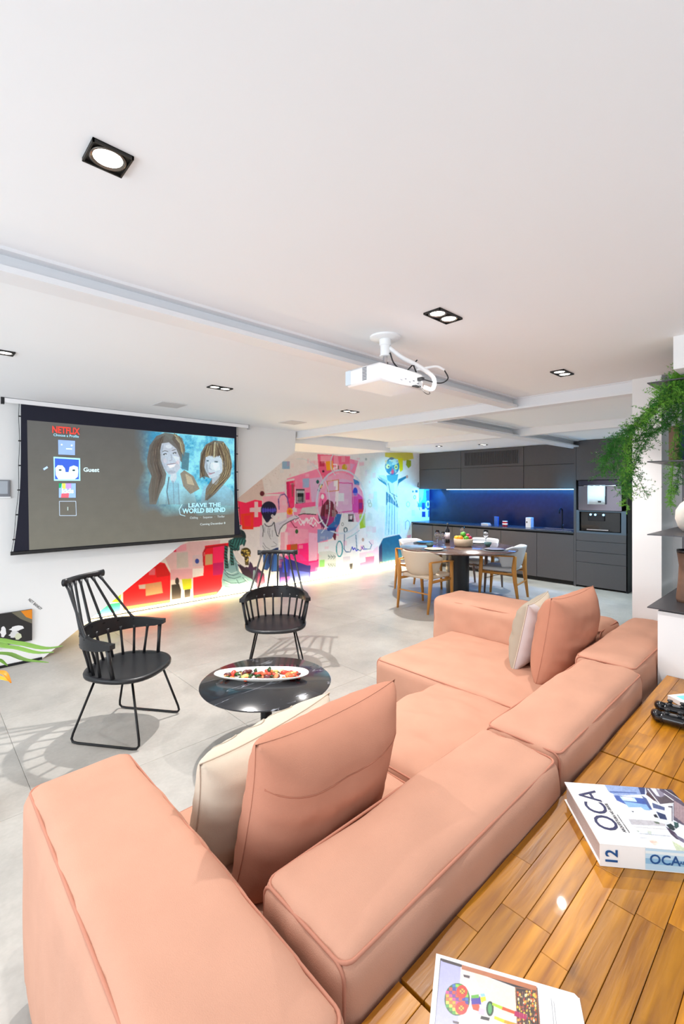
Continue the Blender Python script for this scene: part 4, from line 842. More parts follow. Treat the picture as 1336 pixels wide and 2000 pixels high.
B().box(XT+.0, XT+.29, oy0, oy1, 1.27, 1.755).build('body', M['blackm'], ov)
B().bbox(XT-.012, XT, oy0, oy1, 1.27, 1.665, .002).build('glass_door', mat('oven_glass', '8E8792', .12, metal=.85), ov); B().bbox(XT-.012, XT, oy0, oy1, 1.672, 1.755, .002).build('control_panel', mat('oven_panel', '4E4A56', .12, metal=.8), ov)
B().tube([(XT-.05, oy0+.07, 1.665), (XT-.05, oy1-.1, 1.665)], .009, 8).build('handle', M['chrome'], ov)
for yy in (oy0+.08, oy1-.11): B().tube([(XT-.05, yy, 1.665), (XT-.008, yy, 1.665)], .006, 6).build('handle_post', M['chrome'], ov)
b = B()
tw = [(XT-.062, 1.37), (XT-.064, 1.52), (XT-.062, 1.66), (XT-.05, 1.678), (XT-.038, 1.66), (XT-.036, 1.50)]
for i in range(len(tw)-1):
    for j in range(8):
        ya, yb = 2.43+j*.032, 2.43+(j+1)*.032; f = lambda yy, t: tw[t][0]+.003*math.sin(yy*70)
        b.add([(f(ya, i), ya, tw[i][1]), (f(yb, i), yb, tw[i][1]), (f(yb, i+1), yb, tw[i+1][1]), (f(ya, i+1), ya, tw[i+1][1])], [[0,1,2,3]])
tw_o = b.build('hand_towel', mat('white_towel', 'E2EEF4', .95, bump=.4, bscale=200), None, True); md = tw_o.modifiers.new('s', 'SOLIDIFY'); md.thickness = .006; tag(tw_o, 'white towel hanging over the oven handle', 'towel')
B().box(XT-.0695, XT-.067, 2.485, 2.53, 1.40, 1.425).build('woven_label', M['black'], tw_o)
cm = thing('coffee_machine', 'black built in coffee machine in the niche below the oven', 'coffee machine', (XT+.1, 2.5, .93))
B().bbox(XT+.03, XT+.28, 2.24, 2.82, .93, 1.24, .004).build('body', mat('gloss_black', '08090C', .12, coat=.5), cm)
B().bbox(XT+.0, XT+.04, 2.46, 2.70, 1.10, 1.20, .004).build('brew_head', mat('gloss_black_b', '101218', .15), cm); B().box(XT+.0, XT+.03, 2.40, 2.72, .95, .965).build('drip_tray', M['chrome'], cm)
for yy in (2.66, 2.59, 2.47): B().lathe([(0, -.004), (.017, -.004), (.017, .004)], (XT+.0, yy, 1.20), 14, axis='x').build('button', mat('lit_button', '8FD4FF', .3, emit='A8DCFF', estr=1.5), cm, True)
# counter objects
def at_counter(u, v): return atx(u, v, 8.35).y
t = B().bbox(8.30, 8.42, 3.76, 3.86, .90, 1.09, .004).build('paper_box', M['whitep']); tag(t, 'small white box standing on the worktop', 'box')
B().box(8.297, 8.30, 3.825, 3.845, .99, 1.02).build('dark_mark', M['black'], t)
for k, yy in enumerate((4.30, 4.345)):
    t = thing('red_jar', ['right hand small red and white jar on the worktop', 'left hand small red and white jar on the worktop'][k], 'jar', (8.3, yy-.06, .90), 0, 'red jars on the worktop')
    B().lathe([(0, 0), (.028, 0), (.03, .02), (.03, .08), (.024, .09)], (0,0,0), 16).build('glass_body', mat('red_jar', 'B02030', .2), t, True, world=False); B().lathe([(.027, .088), (.027, .105), (0, .105)], (0,0,0), 16).build('lid', M['china'], t, True, world=False)
    B().lathe([(.0306, .03), (.0306, .06)], (0,0,0), 16).build('paper_label', M['china'], t, True, world=False)
t = B().bbox(8.32, 8.36, 4.42, 4.50, .90, 1.08, .003).build('blue_tin', mat('blue_tin', '2E6AC8', .4)); tag(t, 'upright blue tin beside the red jars on the worktop', 'tin')
t = B().bbox(8.38, 8.44, 4.50, 4.55, .90, 1.08, .003).build('black_canister', M['black']); tag(t, 'slim black canister left of the blue tin', 'canister')
t = B(); [t.bbox(8.28, 8.40, 4.60+i*.01, 4.76, .90+i*.014, .912+i*.014, .002) for i in range(3)]; t = t.build('folded_napkins', M['whitep']); tag(t, 'low stack of folded white napkins on the worktop', 'napkins')
fa = thing('black_tap', 'tall black kitchen tap standing behind the sink', 'tap', (8.55, 3.3, .90))
B().tube(curve3([(8.55, 3.3, .90), (8.55, 3.3, 1.2), (8.52, 3.3, 1.26), (8.44, 3.3, 1.25), (8.42, 3.3, 1.18)]), .012, 10).build('spout', M['blackm'], fa, True); B().lathe([(.025, .90), (.025, .92), (.014, .925)], (8.55, 3.3, 0), 16).build('base', M['blackm'], fa); B().tube([(8.55, 3.3, .96), (8.50, 3.26, .98)], .006, 6).build('lever', M['chrome'], fa)
sk = thing('kitchen_sink', 'stainless steel sink set into the worktop', 'sink', (8.35, 3.3, .9))
b = B(); b.box(8.16, 8.52, 3.0, 3.02, .900, .906); b.box(8.16, 8.52, 3.58, 3.6, .900, .906); b.box(8.16, 8.18, 3.02, 3.58, .900, .906); b.box(8.50, 8.52, 3.02, 3.58, .900, .906); b.build('rim', M['chrome'], sk); B().box(8.18, 8.50, 3.02, 3.58, .9005, .902).build('basin', M['chrome'], sk)
sd_ = thing('soap_dispenser', 'small white soap dispenser at the right end of the worktop', 'soap dispenser', (8.45, 2.98, .9)); B().lathe([(0, .9), (.02, .9), (.02, .96), (.006, .975), (.006, 1.0), (0, 1.0)], (8.45, 2.98, 0), 16).build('bottle', M['china'], sd_, True); B().tube([(8.45, 2.98, 1.0), (8.41, 2.99, 1.0)], .005, 6).build('nozzle', M['china'], sd_)

# ---------------------------------------------------------------- dining set
TC = Vector((6.0, 3.84, 0))
dt = thing('dining_table', 'round dark wood dining table on a black drum pedestal', 'table', TC)
B().lathe([(0, .725), (.84, .725), (.86, .732), (.86, .742), (.85, .75), (0, .75)], TC, 72).build('tabletop', M['darkwood'], dt, 'auto')
B().lathe([(0, .0), (.17, .0), (.17, .725), (0, .725)], TC, 40).build('pedestal', mat('black_drum', '1C1E26', .35), dt, 'auto')
def dining_chair(label, shellm, woodm, loc, rz):
    t = thing('dining_chair', label, 'chair', loc, rz, 'dining chairs round the table')
    for s in (-1, 1):
        B().tube([(-.29, s*.25, 0), (-.25, s*.255, .3), (-.235, s*.262, .48), (-.25, s*.26, .66)], [.013, .022, .026, .018], 10, flat=1.3).build('leg', woodm, t, True, world=False)
        B().tube([(.27, s*.245, 0), (.245, s*.255, .4), (.235, s*.26, .635)], [.013, .023, .021], 10, flat=1.25).build('leg', woodm, t, True, world=False)
        B().tube(curve3([(.262, s*.262, .63), (.15, s*.272, .645), (-.05, s*.282, .655), (-.24, s*.265, .66)], 12), [.018]+[.019]*11+[.016]*3 if False else .018, 10, flat=.6).build('armrest', woodm, t, True, world=False)
        B().tube([(-.255, s*.25, .40), (.245, s*.25, .40)], .014, 8, flat=1.4).build('seat_rail', woodm, t, True, world=False)
    B().tube([(-.265, -.252, .25), (-.265, .252, .25)], .014, 8, flat=.7).build('stretcher', woodm, t, True, world=False)
    B().tube([(.25, -.25, .40), (.25, .25, .40)], .013, 8).build('stretcher', woodm, t, True, world=False)
    b = B(); n = 28
    def ring(z, rx, ry, x0):
        return [Vector((x0-rx*math.cos(a), ry*math.sin(a), z)) for a in [(-PI*.52)+PI*1.04*i/n for i in range(n+1)]]
    R = [ring(.47, .17, .19, -.06), ring(.52, .21, .225, -.06), ring(.60, .24, .25, -.05), ring(.68, .27, .268, -.04), ring(.765, .30, .285, -.03), ring(.788, .305, .287, -.03), ring(.79, .28, .265, -.03), ring(.76, .265, .255, -.03), ring(.68, .25, .248, -.04), ring(.60, .22, .23, -.05), ring(.52, .185, .2, -.06), ring(.47, .15, .17, -.06)]
    for r in R:                                           # sides of the shell slope down to the arms
        for i, p in enumerate(r):
            k = abs(i/n-.5)*2; p.z -= max(0, k-.55)**1.3*.24*((p.z-.47)/.3)
    V = [p for r in R for p in r]; m = len(R); w_ = n+1
    Fs = [[i*w_+k, i*w_+k+1, (i+1) % m*w_+k+1, (i+1) % m*w_+k] for i in range(m) for k in range(n)]
    Fs += [[i*w_ for i in range(m)], [i*w_+n for i in range(m)][::-1]]
    b.add(V, Fs).build('back_shell', shellm, t, True, world=False)
    soft_block_local(t, 'seat', shellm, -.22, .26, -.235, .235, .425, .475)
    B().tube([(-.23, -.2, .42), (.2, .2, .30)], .004, 6).build('tension_wire', M['blackm'], t, world=False)
    return t
def lattice(x0, x1, y0, y1, z0, z1, seg, r, puff=(0,0,0), wr=0, seed=0, stretch=(6,6,6), sag=0):
    nx, ny, nz = [max(2, int(round((b_-a)/seg))) for a, b_ in ((x0,x1),(y0,y1),(z0,z1))]
    idx = {}; V = []; Fs = []; cx, cy, cz = (x0+x1)/2, (y0+y1)/2, (z0+z1)/2; hx, hy, hz = (x1-x0)/2, (y1-y0)/2, (z1-z0)/2
    r = min(r, hx*.95, hy*.95, hz*.95)
    def vid(i, j, k):
        if (i,j,k) in idx: return idx[(i,j,k)]
        u, v, w_ = 2*i/nx-1, 2*j/ny-1, 2*k/nz-1
        p = Vector((u*hx, v*hy, w_*hz)); q = Vector((max(-hx+r, min(hx-r, p.x)), max(-hy+r, min(hy-r, p.y)), max(-hz+r, min(hz-r, p.z))))
        d = p-q
        if d.length > 1e-9: d.normalize(); p = q+d*r
        nrm = d if d.length > 0 else Vector((0,0,1))
        fx, fy, fz = (1-v*v)*(1-w_*w_), (1-u*u)*(1-w_*w_), (1-u*u)*(1-v*v)
        p += Vector((nrm.x*puff[0]*fx**.7, nrm.y*puff[1]*fy**.7, nrm.z*puff[2]*fz**.7))
        g = Vector((p.x*stretch[0], p.y*stretch[1], p.z*stretch[2]))+Vector((seed*3.1, seed*1.7, 0))
        if wr: p += nrm*wr*(noise.noise(g)+.5*noise.noise(g*2.3)+.55*(.35-abs(noise.noise(Vector((g.x*.8+g.y*.25, g.y*1.5, g.z*.8))))))
        if sag: p.z -= 0
        idx[(i,j,k)] = len(V); V.append(p+Vector((cx,cy,cz))); return idx[(i,j,k)]
    for k in (0, nz):
        for i in range(nx):
            for j in range(ny): Fs.append([vid(i,j,k), vid(i+1,j,k), vid(i+1,j+1,k), vid(i,j+1,k)][::(1 if k else -1)])
    for j in (0, ny):
        for i in range(nx):
            for k in range(nz): Fs.append([vid(i,j,k), vid(i+1,j,k), vid(i+1,j,k+1), vid(i,j,k+1)][::(-1 if j else 1)])
    for i in (0, nx):
        for j in range(ny):
            for k in range(nz): Fs.append([vid(i,j,k), vid(i,j+1,k), vid(i,j+1,k+1), vid(i,j,k+1)][::(1 if i else -1)])
    return V, Fs
def soft_block_local(t, name, m, x0, x1, y0, y1, z0, z1):
    V, Fs = lattice(x0, x1, y0, y1, z0, z1, .025, .022, (0,0,.008)); B().add(V, Fs).build(name, m, t, True, world=False)
OAK, GOAK = M['oak'], M['greyoak']
dining_chair('beige backed oak dining chair nearest the painted wall, its back to the sofa', M['shell'], OAK, (5.12, 3.78, 0), 0)
dining_chair('grey backed oak dining chair at the right of the table, before the cabinets', M['shellg'], OAK, (6.42, 3.33, 0), math.radians(100))
dining_chair('grey backed dining chair behind the table on the statue side', M['shellg'], OAK, (5.98, 4.55, 0), math.radians(-90))
dining_chair('white backed dining chair behind the table nearest the kitchen worktop', M['shellg'], GOAK, (6.82, 3.95, 0), math.radians(180))
# table setting
def plate(u, v, r, m, label, nm='dinner_plate', z=.751, cat='plate', grp='plates on the dining table', h=.016):
    p = atz(u, v, z); t = B().lathe([(0, .002), (r*.6, .0), (r*.62, .003), (r, h), (r*.98, h+.003), (r*.6, .007), (0, .007)], (0,0,0), 32).build(nm, m, None, True); t.location = p; return tag(t, label, cat, grp)
slate = mat('slate_placemat', '2A3036', .6)
def placemat(p, label):
    t = B().lathe([(0, 0), (.185, 0), (.19, .002), (.185, .004), (0, .004)], (0,0,0), 40).build('placemat', slate, None, 'auto'); t.location = p; return tag(t, label, 'placemat', 'placemats')
for (a, lb, cc_) in [(180, 'nearest the painted wall chair', 'C9B9A4'), (270, 'at the right side of the table', '6E6A70'), (90, 'on the statue side of the table', '2E5A5C'), (0, 'at the back by the kitchen', 'E8E8E8')]:
    p = TC+Vector((math.cos(math.radians(a))*.60, math.sin(math.radians(a))*.60, .7505)); placemat(p, 'dark round placemat '+lb)
    pm = mat('plate_glaze_%d' % a, cc_, .3); t = B().lathe([(0, .001), (.08, .0), (.085, .003), (.135, .014), (.132, .017), (.08, .008), (0, .008)], (0,0,0), 36).build('dinner_plate', pm, None, True); t.location = p+Vector((0,0,.0045))
    tag(t, {'C9B9A4': 'sand coloured', '6E6A70': 'mauve grey', '2E5A5C': 'dark green', 'E8E8E8': 'white'}[cc_]+' dinner plate '+lb, 'plate', 'plates on the dining table')
for (x, y, lb) in [(5.55, 4.02, 'small smoky green bowl left of the fruit bowl near the bottle'), (6.32, 3.52, 'small smoky green bowl beside the right hand wine glass')]:
    t = B().lathe([(0, .001), (.03, .0), (.048, .03), (.055, .062), (.051, .062), (.044, .03), (.0, .008)], (0,0,0), 28).build('small_bowl', mat('smoky_green', '4A686A', .15), None, True); t.location = (x, y, .751); tag(t, lb, 'bowl')
def wine_glass(x, y, h, lb):
    t = thing('wine_glass', lb, 'glass', (x, y, .7505), 0, 'wine glasses on the dining table')
    k = h/.2
    B().lathe([(0, 0), (.034, 0), (.034, .002), (.006, .005), (.0035, .012), (.0035, .085*k), (.008, .092*k)], (0,0,0), 24).build('stem', M['glass'], t, True, world=False)
    B().lathe([(.004, .09*k), (.022, .1*k), (.037, .13*k), (.038, .155*k), (.030, .2*k), (.0285, .2*k), (.0365, .155*k), (.0355, .131*k), (.021, .103*k), (0, .094*k)], (0,0,0), 28).build('cup', M['glass'], t, True, world=False)
g = atz(854, 1067, .75); wine_glass(g.x, g.y, .24, 'tall empty wine glass left of the bottle')
g = atz(865, 1064, .75); wine_glass(g.x, g.y, .2, 'shorter wine glass just behind the bottle left side')
g = atz(949, 1066, .75); wine_glass(g.x, g.y, .24, 'wine glass standing alone right of the fruit bowl')
g = atz(903, 1056, .75); wine_glass(g.x, g.y, .24, 'wine glass behind the fruit bowl')
g = atz(874, 1060, .75); wb = thing('wine_bottle', 'dark red wine bottle with a white label on the dining table', 'bottle', (g.x, g.y, .7505))
B().lathe([(0, 0), (.037, 0), (.038, .01), (.038, .19), (.03, .215), (.015, .235), (.0135, .30), (.015, .302), (.015, .315), (0, .315)], (0,0,0), 28).build('glass_body', mat('bottle_glass', '0E0E12', .1, coat=.5), wb, True, world=False)
B().lathe([(.0385, .06), (.0388, .06), (.0388, .165), (.0385, .165)], (0,0,0), 28).build('paper_label', mat('bottle_label', 'D8CCD4', .6), wb, True, world=False)
B().lathe([(.0155, .25), (.0155, .316), (0, .316)], (0,0,0), 20).build('capsule', M['black'], wb, True, world=False)
g = atz(905, 1067, .75); fb = B().lathe([(0, 0), (.11, 0), (.135, .02), (.142, .115), (.135, .118), (.125, .03), (0, .02)], (0,0,0), 40).build('fruit_bowl', M['clay'], None, True); fb.location = (g.x, g.y, .7505); tag(fb, 'round beige bowl of fruit in the middle of the dining table', 'bowl')
for (dx, dy, dz, r, c, nm, lb) in [(-.09, .045, .12, .040, 'F2A818', 'orange', 'yellow fruit at the far left of the fruit bowl'), (-.055, -.04, .125, .042, 'F08A10', 'orange', 'orange at the left front of the fruit bowl'), (.03, -.05, .125, .04, '4E9A1E', 'lime', 'green lime at the front of the fruit bowl'), (.0, .01, .18, .042, '5AA83A', 'green_apple', 'green apple on top of the fruit bowl'), (.095, -.015, .125, .036, '9A1A38', 'plum', 'dark red plum at the right of the fruit bowl'), (.078, .045, .155, .036, 'A82248', 'plum', 'upper red plum at the right of the fruit bowl'), (.03, .085, .155, .036, '2E5A2A', 'avocado', 'dark green avocado at the back of the fruit bowl'), (-.04, .085, .115, .042, 'E8B020', 'orange', 'yellow fruit hidden at the back of the fruit bowl')]:
    v = RT*dx+FW*dy; t = thing(nm, lb, 'fruit', (g.x+v.x, g.y+v.y, .7505+dz-r), 0, 'fruit in the bowl')
    B().ball((0,0,r), r, 14, 10, (1,1,.93)).build('flesh', mat('fruit_'+c, c, .4, var=.1, vscale=30), t, True, world=False); B().tube([(0,0,2*r*.93), (.003,0,2*r*.93+.012)], .003, 6).build('stalk', M['stem'], t, world=False)

# ---------------------------------------------------------------- lounge chairs (spindle back, wire sled)
def spindle_chair(label, loc, rz):
    t = thing('spindle_armchair', label, 'chair', loc, rz, 'black spindle back armchairs'); K = M['black']
    # seat: rounded saddle
    n = 44; top = []; bot = []; V = []
    def outline(a, s): 
        cx = abs(math.cos(a))**.72*math.copysign(1, math.cos(a)); sy = abs(math.sin(a))**.8*math.copysign(1, math.sin(a))
        return Vector((.245*cx*s-.005, (.27-.02*(cx < 0)*abs(cx))*sy*s, 0))
    rings = [(0, .415), (.35, .416), (.65, .42), (.88, .428), (.98, .43), (1.0, .42), (.99, .405), (.93, .395), (.6, .39), (0, .388)]
    for s, z in rings:
        for i in range(n): p = outline(2*PI*i/n, s); V.append((p.x, p.y, z-(.012*(p.x/.24)**2 if p.x > 0 and z > .4 else 0)))
    Fs = [[r*n+i, r*n+(i+1) % n, (r+1)*n+(i+1) % n, (r+1)*n+i] for r in range(len(rings)-1) for i in range(n)]
    B().add(V, Fs).build('seat', K, t, True, world=False)
    def bow(a, z=.637, k=1): return Vector((.02-.31*math.cos(a)*k, .275*math.sin(a)*k, z))   # a in -pi/2..pi/2 round the back
    pts = []; m = 34
    for i in range(m+1):
        a = -PI/2+PI*i/m; pts.append(bow(a))
    pts = [Vector((.085, -.285, .642)), Vector((.055, -.282, .640))]+pts+[Vector((.055, .282, .640)), Vector((.085, .285, .642))]
    hs = [.03, .036]+[.05+.058*math.cos(-PI/2+PI*i/m) for i in range(m+1)]+[.036, .03]
    ws = [.045, .042]+[.034-.012*math.cos(-PI/2+PI*i/m) for i in range(m+1)]+[.042, .045]
    B().band(pts, ws, hs).build('arm_bow', K, t, 'auto', world=False)
    for i in range(10):                                   # lower spindles
        a = -PI*.44+PI*.88*i/9; p = bow(a, .617); q = Vector((.0-.225*math.cos(a), .235*math.sin(a), .425))
        B().tube([q, q.lerp(p, .5), p-(p-q)*.12, p], [.0095, .0085, .0095, .019], 8).build('spindle', K, t, True, world=False)
    for s in (-1, 1):
        B().tube([(.06, s*.245, .42), (.055, s*.265, .52), (.05, s*.283, .63)], [.013, .012, .015], 8).build('arm_post', K, t, True, world=False)
    for i in range(7):                                    # upper spindles fan in to the crest rail
        k = (i-3)/3; a = k*PI*.34; p = bow(a, .66); q = Vector((-.375+.03*k*k, .155*k, .985))
        B().tube([p, p.lerp(q, .08), p.lerp(q, .9), q], [.017, .0095, .0085, .015], 8).build('spindle', K, t, True, world=False)
    cr = [Vector((-.338, -.19, 1.0)), Vector((-.352, -.14, 1.0)), Vector((-.372, -.07, 1.0)), Vector((-.378, 0, 1.0)), Vector((-.372, .07, 1.0)), Vector((-.352, .14, 1.0)), Vector((-.338, .19, 1.0))]
    B().tube(cr, [.013, .011, .010, .010, .010, .011, .013], 10, flat=1.9).build('crest_rail', K, t, True, world=False)
    for s in (-1, 1):
        def cr_(p, a, b_, r=.055):
            p, a, b_ = Vector(p), Vector(a), Vector(b_); d1 = (a-p).normalized(); d2 = (b_-p).normalized(); return [p+d1*r, p+d1*r*.4+d2*r*.08, p+d1*r*.08+d2*r*.4, p+d2*r]
        A, F1, F2, D = (-.13, s*.15, .395), (-.25, s*.24, .008), (.24, s*.24, .008), (.13, s*.16, .395)
        B().tube([A]+cr_(F1, A, F2)+cr_(F2, F1, D)+[D], .0075, 10, up=(0,1,0)).build('sled_leg', M['blackm'], t, True, world=False)
    B().tube([(-.13, -.15, .388), (-.13, .15, .388)], .0075, 8).build('under_frame', M['blackm'], t, world=False); B().tube([(.13, -.16, .388), (.13, .16, .388)], .0075, 8).build('under_frame', M['blackm'], t, world=False)
    return t
c1 = spindle_chair('black spindle back armchair at the left, below the screen', (1.07, 3.23, 0), math.atan2(-.8, .6))
copy_tree(c1, (2.36, 3.37, 0), math.atan2(-.79, -.62), 'black spindle back armchair behind the round coffee table facing the camera')

# ---------------------------------------------------------------- coffee table and platter
CT = Vector((1.622, 2.418, 0))
ct = thing('coffee_table', 'round black marble coffee table with a single column leg', 'coffee table', CT)
B().lathe([(0, .388), (.375, .388), (.402, .399), (.405, .404), (.4, .407), (0, .407)], (0,0,0), 72).build('marble_top', M['marble'], ct, 'auto', world=False)
B().lathe([(0, .008), (.036, .008), (.036, .39), (0, .384)], (0,0,0), 28).build('column', M['blackm'], ct, 'auto', world=False)
B().lathe([(0, 0), (.22, 0), (.22, .006), (.2, .009), (0, .009)], (0,0,0), 56).build('base_disc', M['blackm'], ct, 'auto', world=False)
pc0 = atz(511, 1325, .405)
pl = B().lathe([(0, .004), (.6, .0), (.62, .004), (.9, .02), (1, .034), (.985, .037), (.88, .024), (.6, .010), (0, .009)], (0,0,0), 64)
V = []
for (x, y, z) in pl.v:
    a = math.atan2(y, x); r = math.hypot(x, y); V.append((math.copysign(abs(math.cos(a))**.8, math.cos(a))*r*.300, math.copysign(abs(math.sin(a))**.85, math.sin(a))*r*(.098+.012*math.cos(a)), z))
pl.v = V; plt = pl.build('serving_platter', M['china'], None, True); plt.location = (pc0.x, pc0.y, .4075); plt.rotation_euler = (0, 0, math.atan2(RT.y, RT.x)+.02); tag(plt, 'long white platter of vegetables on the black marble table', 'platter')
veg = [('tomato_piece', 'E2542E'), ('carrot_piece', 'EE7A3A'), ('spinach_leaf', '2F5A22'), ('beetroot_piece', '5A1A20'), ('potato_piece', 'D8C070'), ('tomato_piece', 'D8402C'), ('spinach_leaf', '24461C'), ('carrot_piece', 'E88A5A')]
vm_ = {c: mat('veg_'+c, c, .4, var=.15, vscale=40) for _, c in veg}
random.seed(3)
for i in range(90):
    nm, c = veg[random.randrange(len(veg))]; a = random.uniform(-.23, .235); b_ = random.uniform(-.062, .062)*math.sqrt(max(.1, 1-(a/.27)**2)); r = random.uniform(.014, .026)
    z = .424+random.uniform(0, .017)*(1-abs(a)/.27); p = pc0+RT*a+FW*b_
    if nm == 'spinach_leaf':
        o = B().add([(-r*1.4,0,0),(-r*.3,-r*.7,.006),(r*1.5,0,.002),(-r*.3,r*.7,.006),(0,0,.009)], [[0,1,4],[1,2,4],[2,3,4],[3,0,4],[0,3,2,1]]).build(nm, vm_[c], None, True)
    elif nm == 'carrot_piece':
        o = B().lathe([(0, -.004), (r*.8, -.004), (r*.85, 0), (r*.8, .004), (0, .004)], (0,0,0), 12).build(nm, vm_[c], None, 'auto')
    else:
        o = B().ball((0,0,0), r, 8, 6, (1.2, .8, .6)).build(nm, vm_[c], None, True)
    o.location = (p.x, p.y, z); o.rotation_euler = (random.uniform(-.5, .5), random.uniform(-.5, .5), random.uniform(0, 6))
    side_ = ' near the left end' if a < -.1 else (' near the right end' if a > .1 else ' at the middle')+(' front' if b_ < 0 else ' back')
    tag(o, {'tomato_piece': 'red roasted tomato piece on the white platter', 'carrot_piece': 'orange carrot slice on the white platter', 'spinach_leaf': 'dark green leaf on the white platter', 'beetroot_piece': 'dark purple beetroot piece on the white platter', 'potato_piece': 'yellow potato piece on the white platter'}[nm]+side_, 'vegetable', nm.replace('_', ' ').replace('leaf', 'leave')+'s on the platter')

# ---------------------------------------------------------------- sofa
def rrect(a0, a1, b0, b1, r, n=5):
    out = []
    for (cx, cy, s) in ((a1-r, b1-r, 0), (a0+r, b1-r, 1), (a0+r, b0+r, 2), (a1-r, b0+r, 3)):
        for i in range(n+1): a = PI/2*(s+i/n); out.append((cx+r*math.cos(a), cy+r*math.sin(a)))
    return out
def dens(pts, step=.05):
    out = []
    for i, p in enumerate(pts):
        q = pts[(i+1) % len(pts)]; p, q = Vector(p), Vector(q); k = max(1, int((q-p).length/step))
        for j in range(k): out.append(p.lerp(q, j/k))
    return out
def sofa_part(sofa, name, x0, x1, y0, y1, z0, z1, r=.05, puff=(.012,.012,.02), wr=.010, seed=1, pipes=('top',), stretch=(5,5,5), seg=.022):
    V, Fs = lattice(x0, x1, y0, y1, z0, z1, seg, r, puff, wr, seed, stretch)
    o = B().add(V, Fs).build(name, M['coral'], sofa, True)
    k = r*(1-.7071); pr_ = .0042
    if 'top' in pipes:
        P = [(a, b_, z1-k) for a, b_ in rrect(x0+k, x1-k, y0+k, y1-k, r*.6)]; B().tube(dens(P), pr_, 6, closed=True).build('piping', M['pipe2'], o, True)
    if 'ends_y' in pipes:
        for yy in (y0+k, y1-k): B().tube(dens([(a, yy, b_) for a, b_ in rrect(x0+k, x1-k, z0+k, z1-k, r*.6)]), pr_, 6, closed=True, up=(0,1,0)).build('piping', M['pipe2'], o, True)
    if 'ends_x' in pipes:
        for xx in (x0+k, x1-k): B().tube(dens([(xx, a, b_) for a, b_ in rrect(y0+k, y1-k, z0+k, z1-k, r*.6)]), pr_, 6, closed=True, up=(1,0,0)).build('piping', M['pipe2'], o, True)
    return o
sofa = thing('corner_sofa', 'large coral pink modular corner sofa with low cushioned backs', 'sofa', (2, 1.4, 0))
sofa_part(sofa, 'arm', .255, .585, .575, 1.755, .03, .665, .055, (.02,.01,.012), .005, 1, ('top','ends_y'), (3, 9, 3))
sofa_part(sofa, 'back_cushion', .612, 1.672, .645, .955, .03, .662, .05, (.0,.008,.016), .009, 2, ('top','ends_x'), (3, 9, 3))
sofa_part(sofa, 'back_cushion', 1.685, 2.755, .650, .965, .03, .662, .05, (.0,.010,.022), .010, 3, ('top','ends_x'), (3, 8, 3))
sofa_part(sofa, 'back_cushion', 2.768, 3.90, .690, 1.01, .03, .665, .05, (.0,.010,.024), .008, 4, ('top','ends_x'), (3, 8, 3))
sofa_part(sofa, 'seat_cushion', .60, 1.50, .96, 1.68, .03, .405, .05, (.0,.01,.02), .009, 5, ('top',))
sofa_part(sofa, 'seat_cushion', 1.515, 2.42, .97, 1.70, .03, .40, .055, (.0,.015,.045), .014, 6, ('top',), (7, 4, 5))
sofa_part(sofa, 'seat_cushion', 2.40, 3.36, 1.0, 2.22, .03, .412, .055, (.008,.012,.022), .008, 7, ('top','ends_y'), (6, 4, 4))
sofa_part(sofa, 'far_arm', 3.36, 3.80, 1.04, 2.42, .03, .66, .07, (.015,.01,.02), .010, 8, ('top','ends_y'), (5, 4, 6))
for x, y in [(.3, .62), (.3, 1.7), (1.2, .7), (2.2, .7), (3.1, .75), (3.75, .75), (1.2, 1.6), (2.2, 1.6), (2.5, 2.1), (3.3, 2.1), (3.7, 2.3)]:
    B().lathe([(0, 0), (.02, 0), (.02, .045), (0, .045)], (x, y, 0), 12).build('foot', M['black'], sofa)

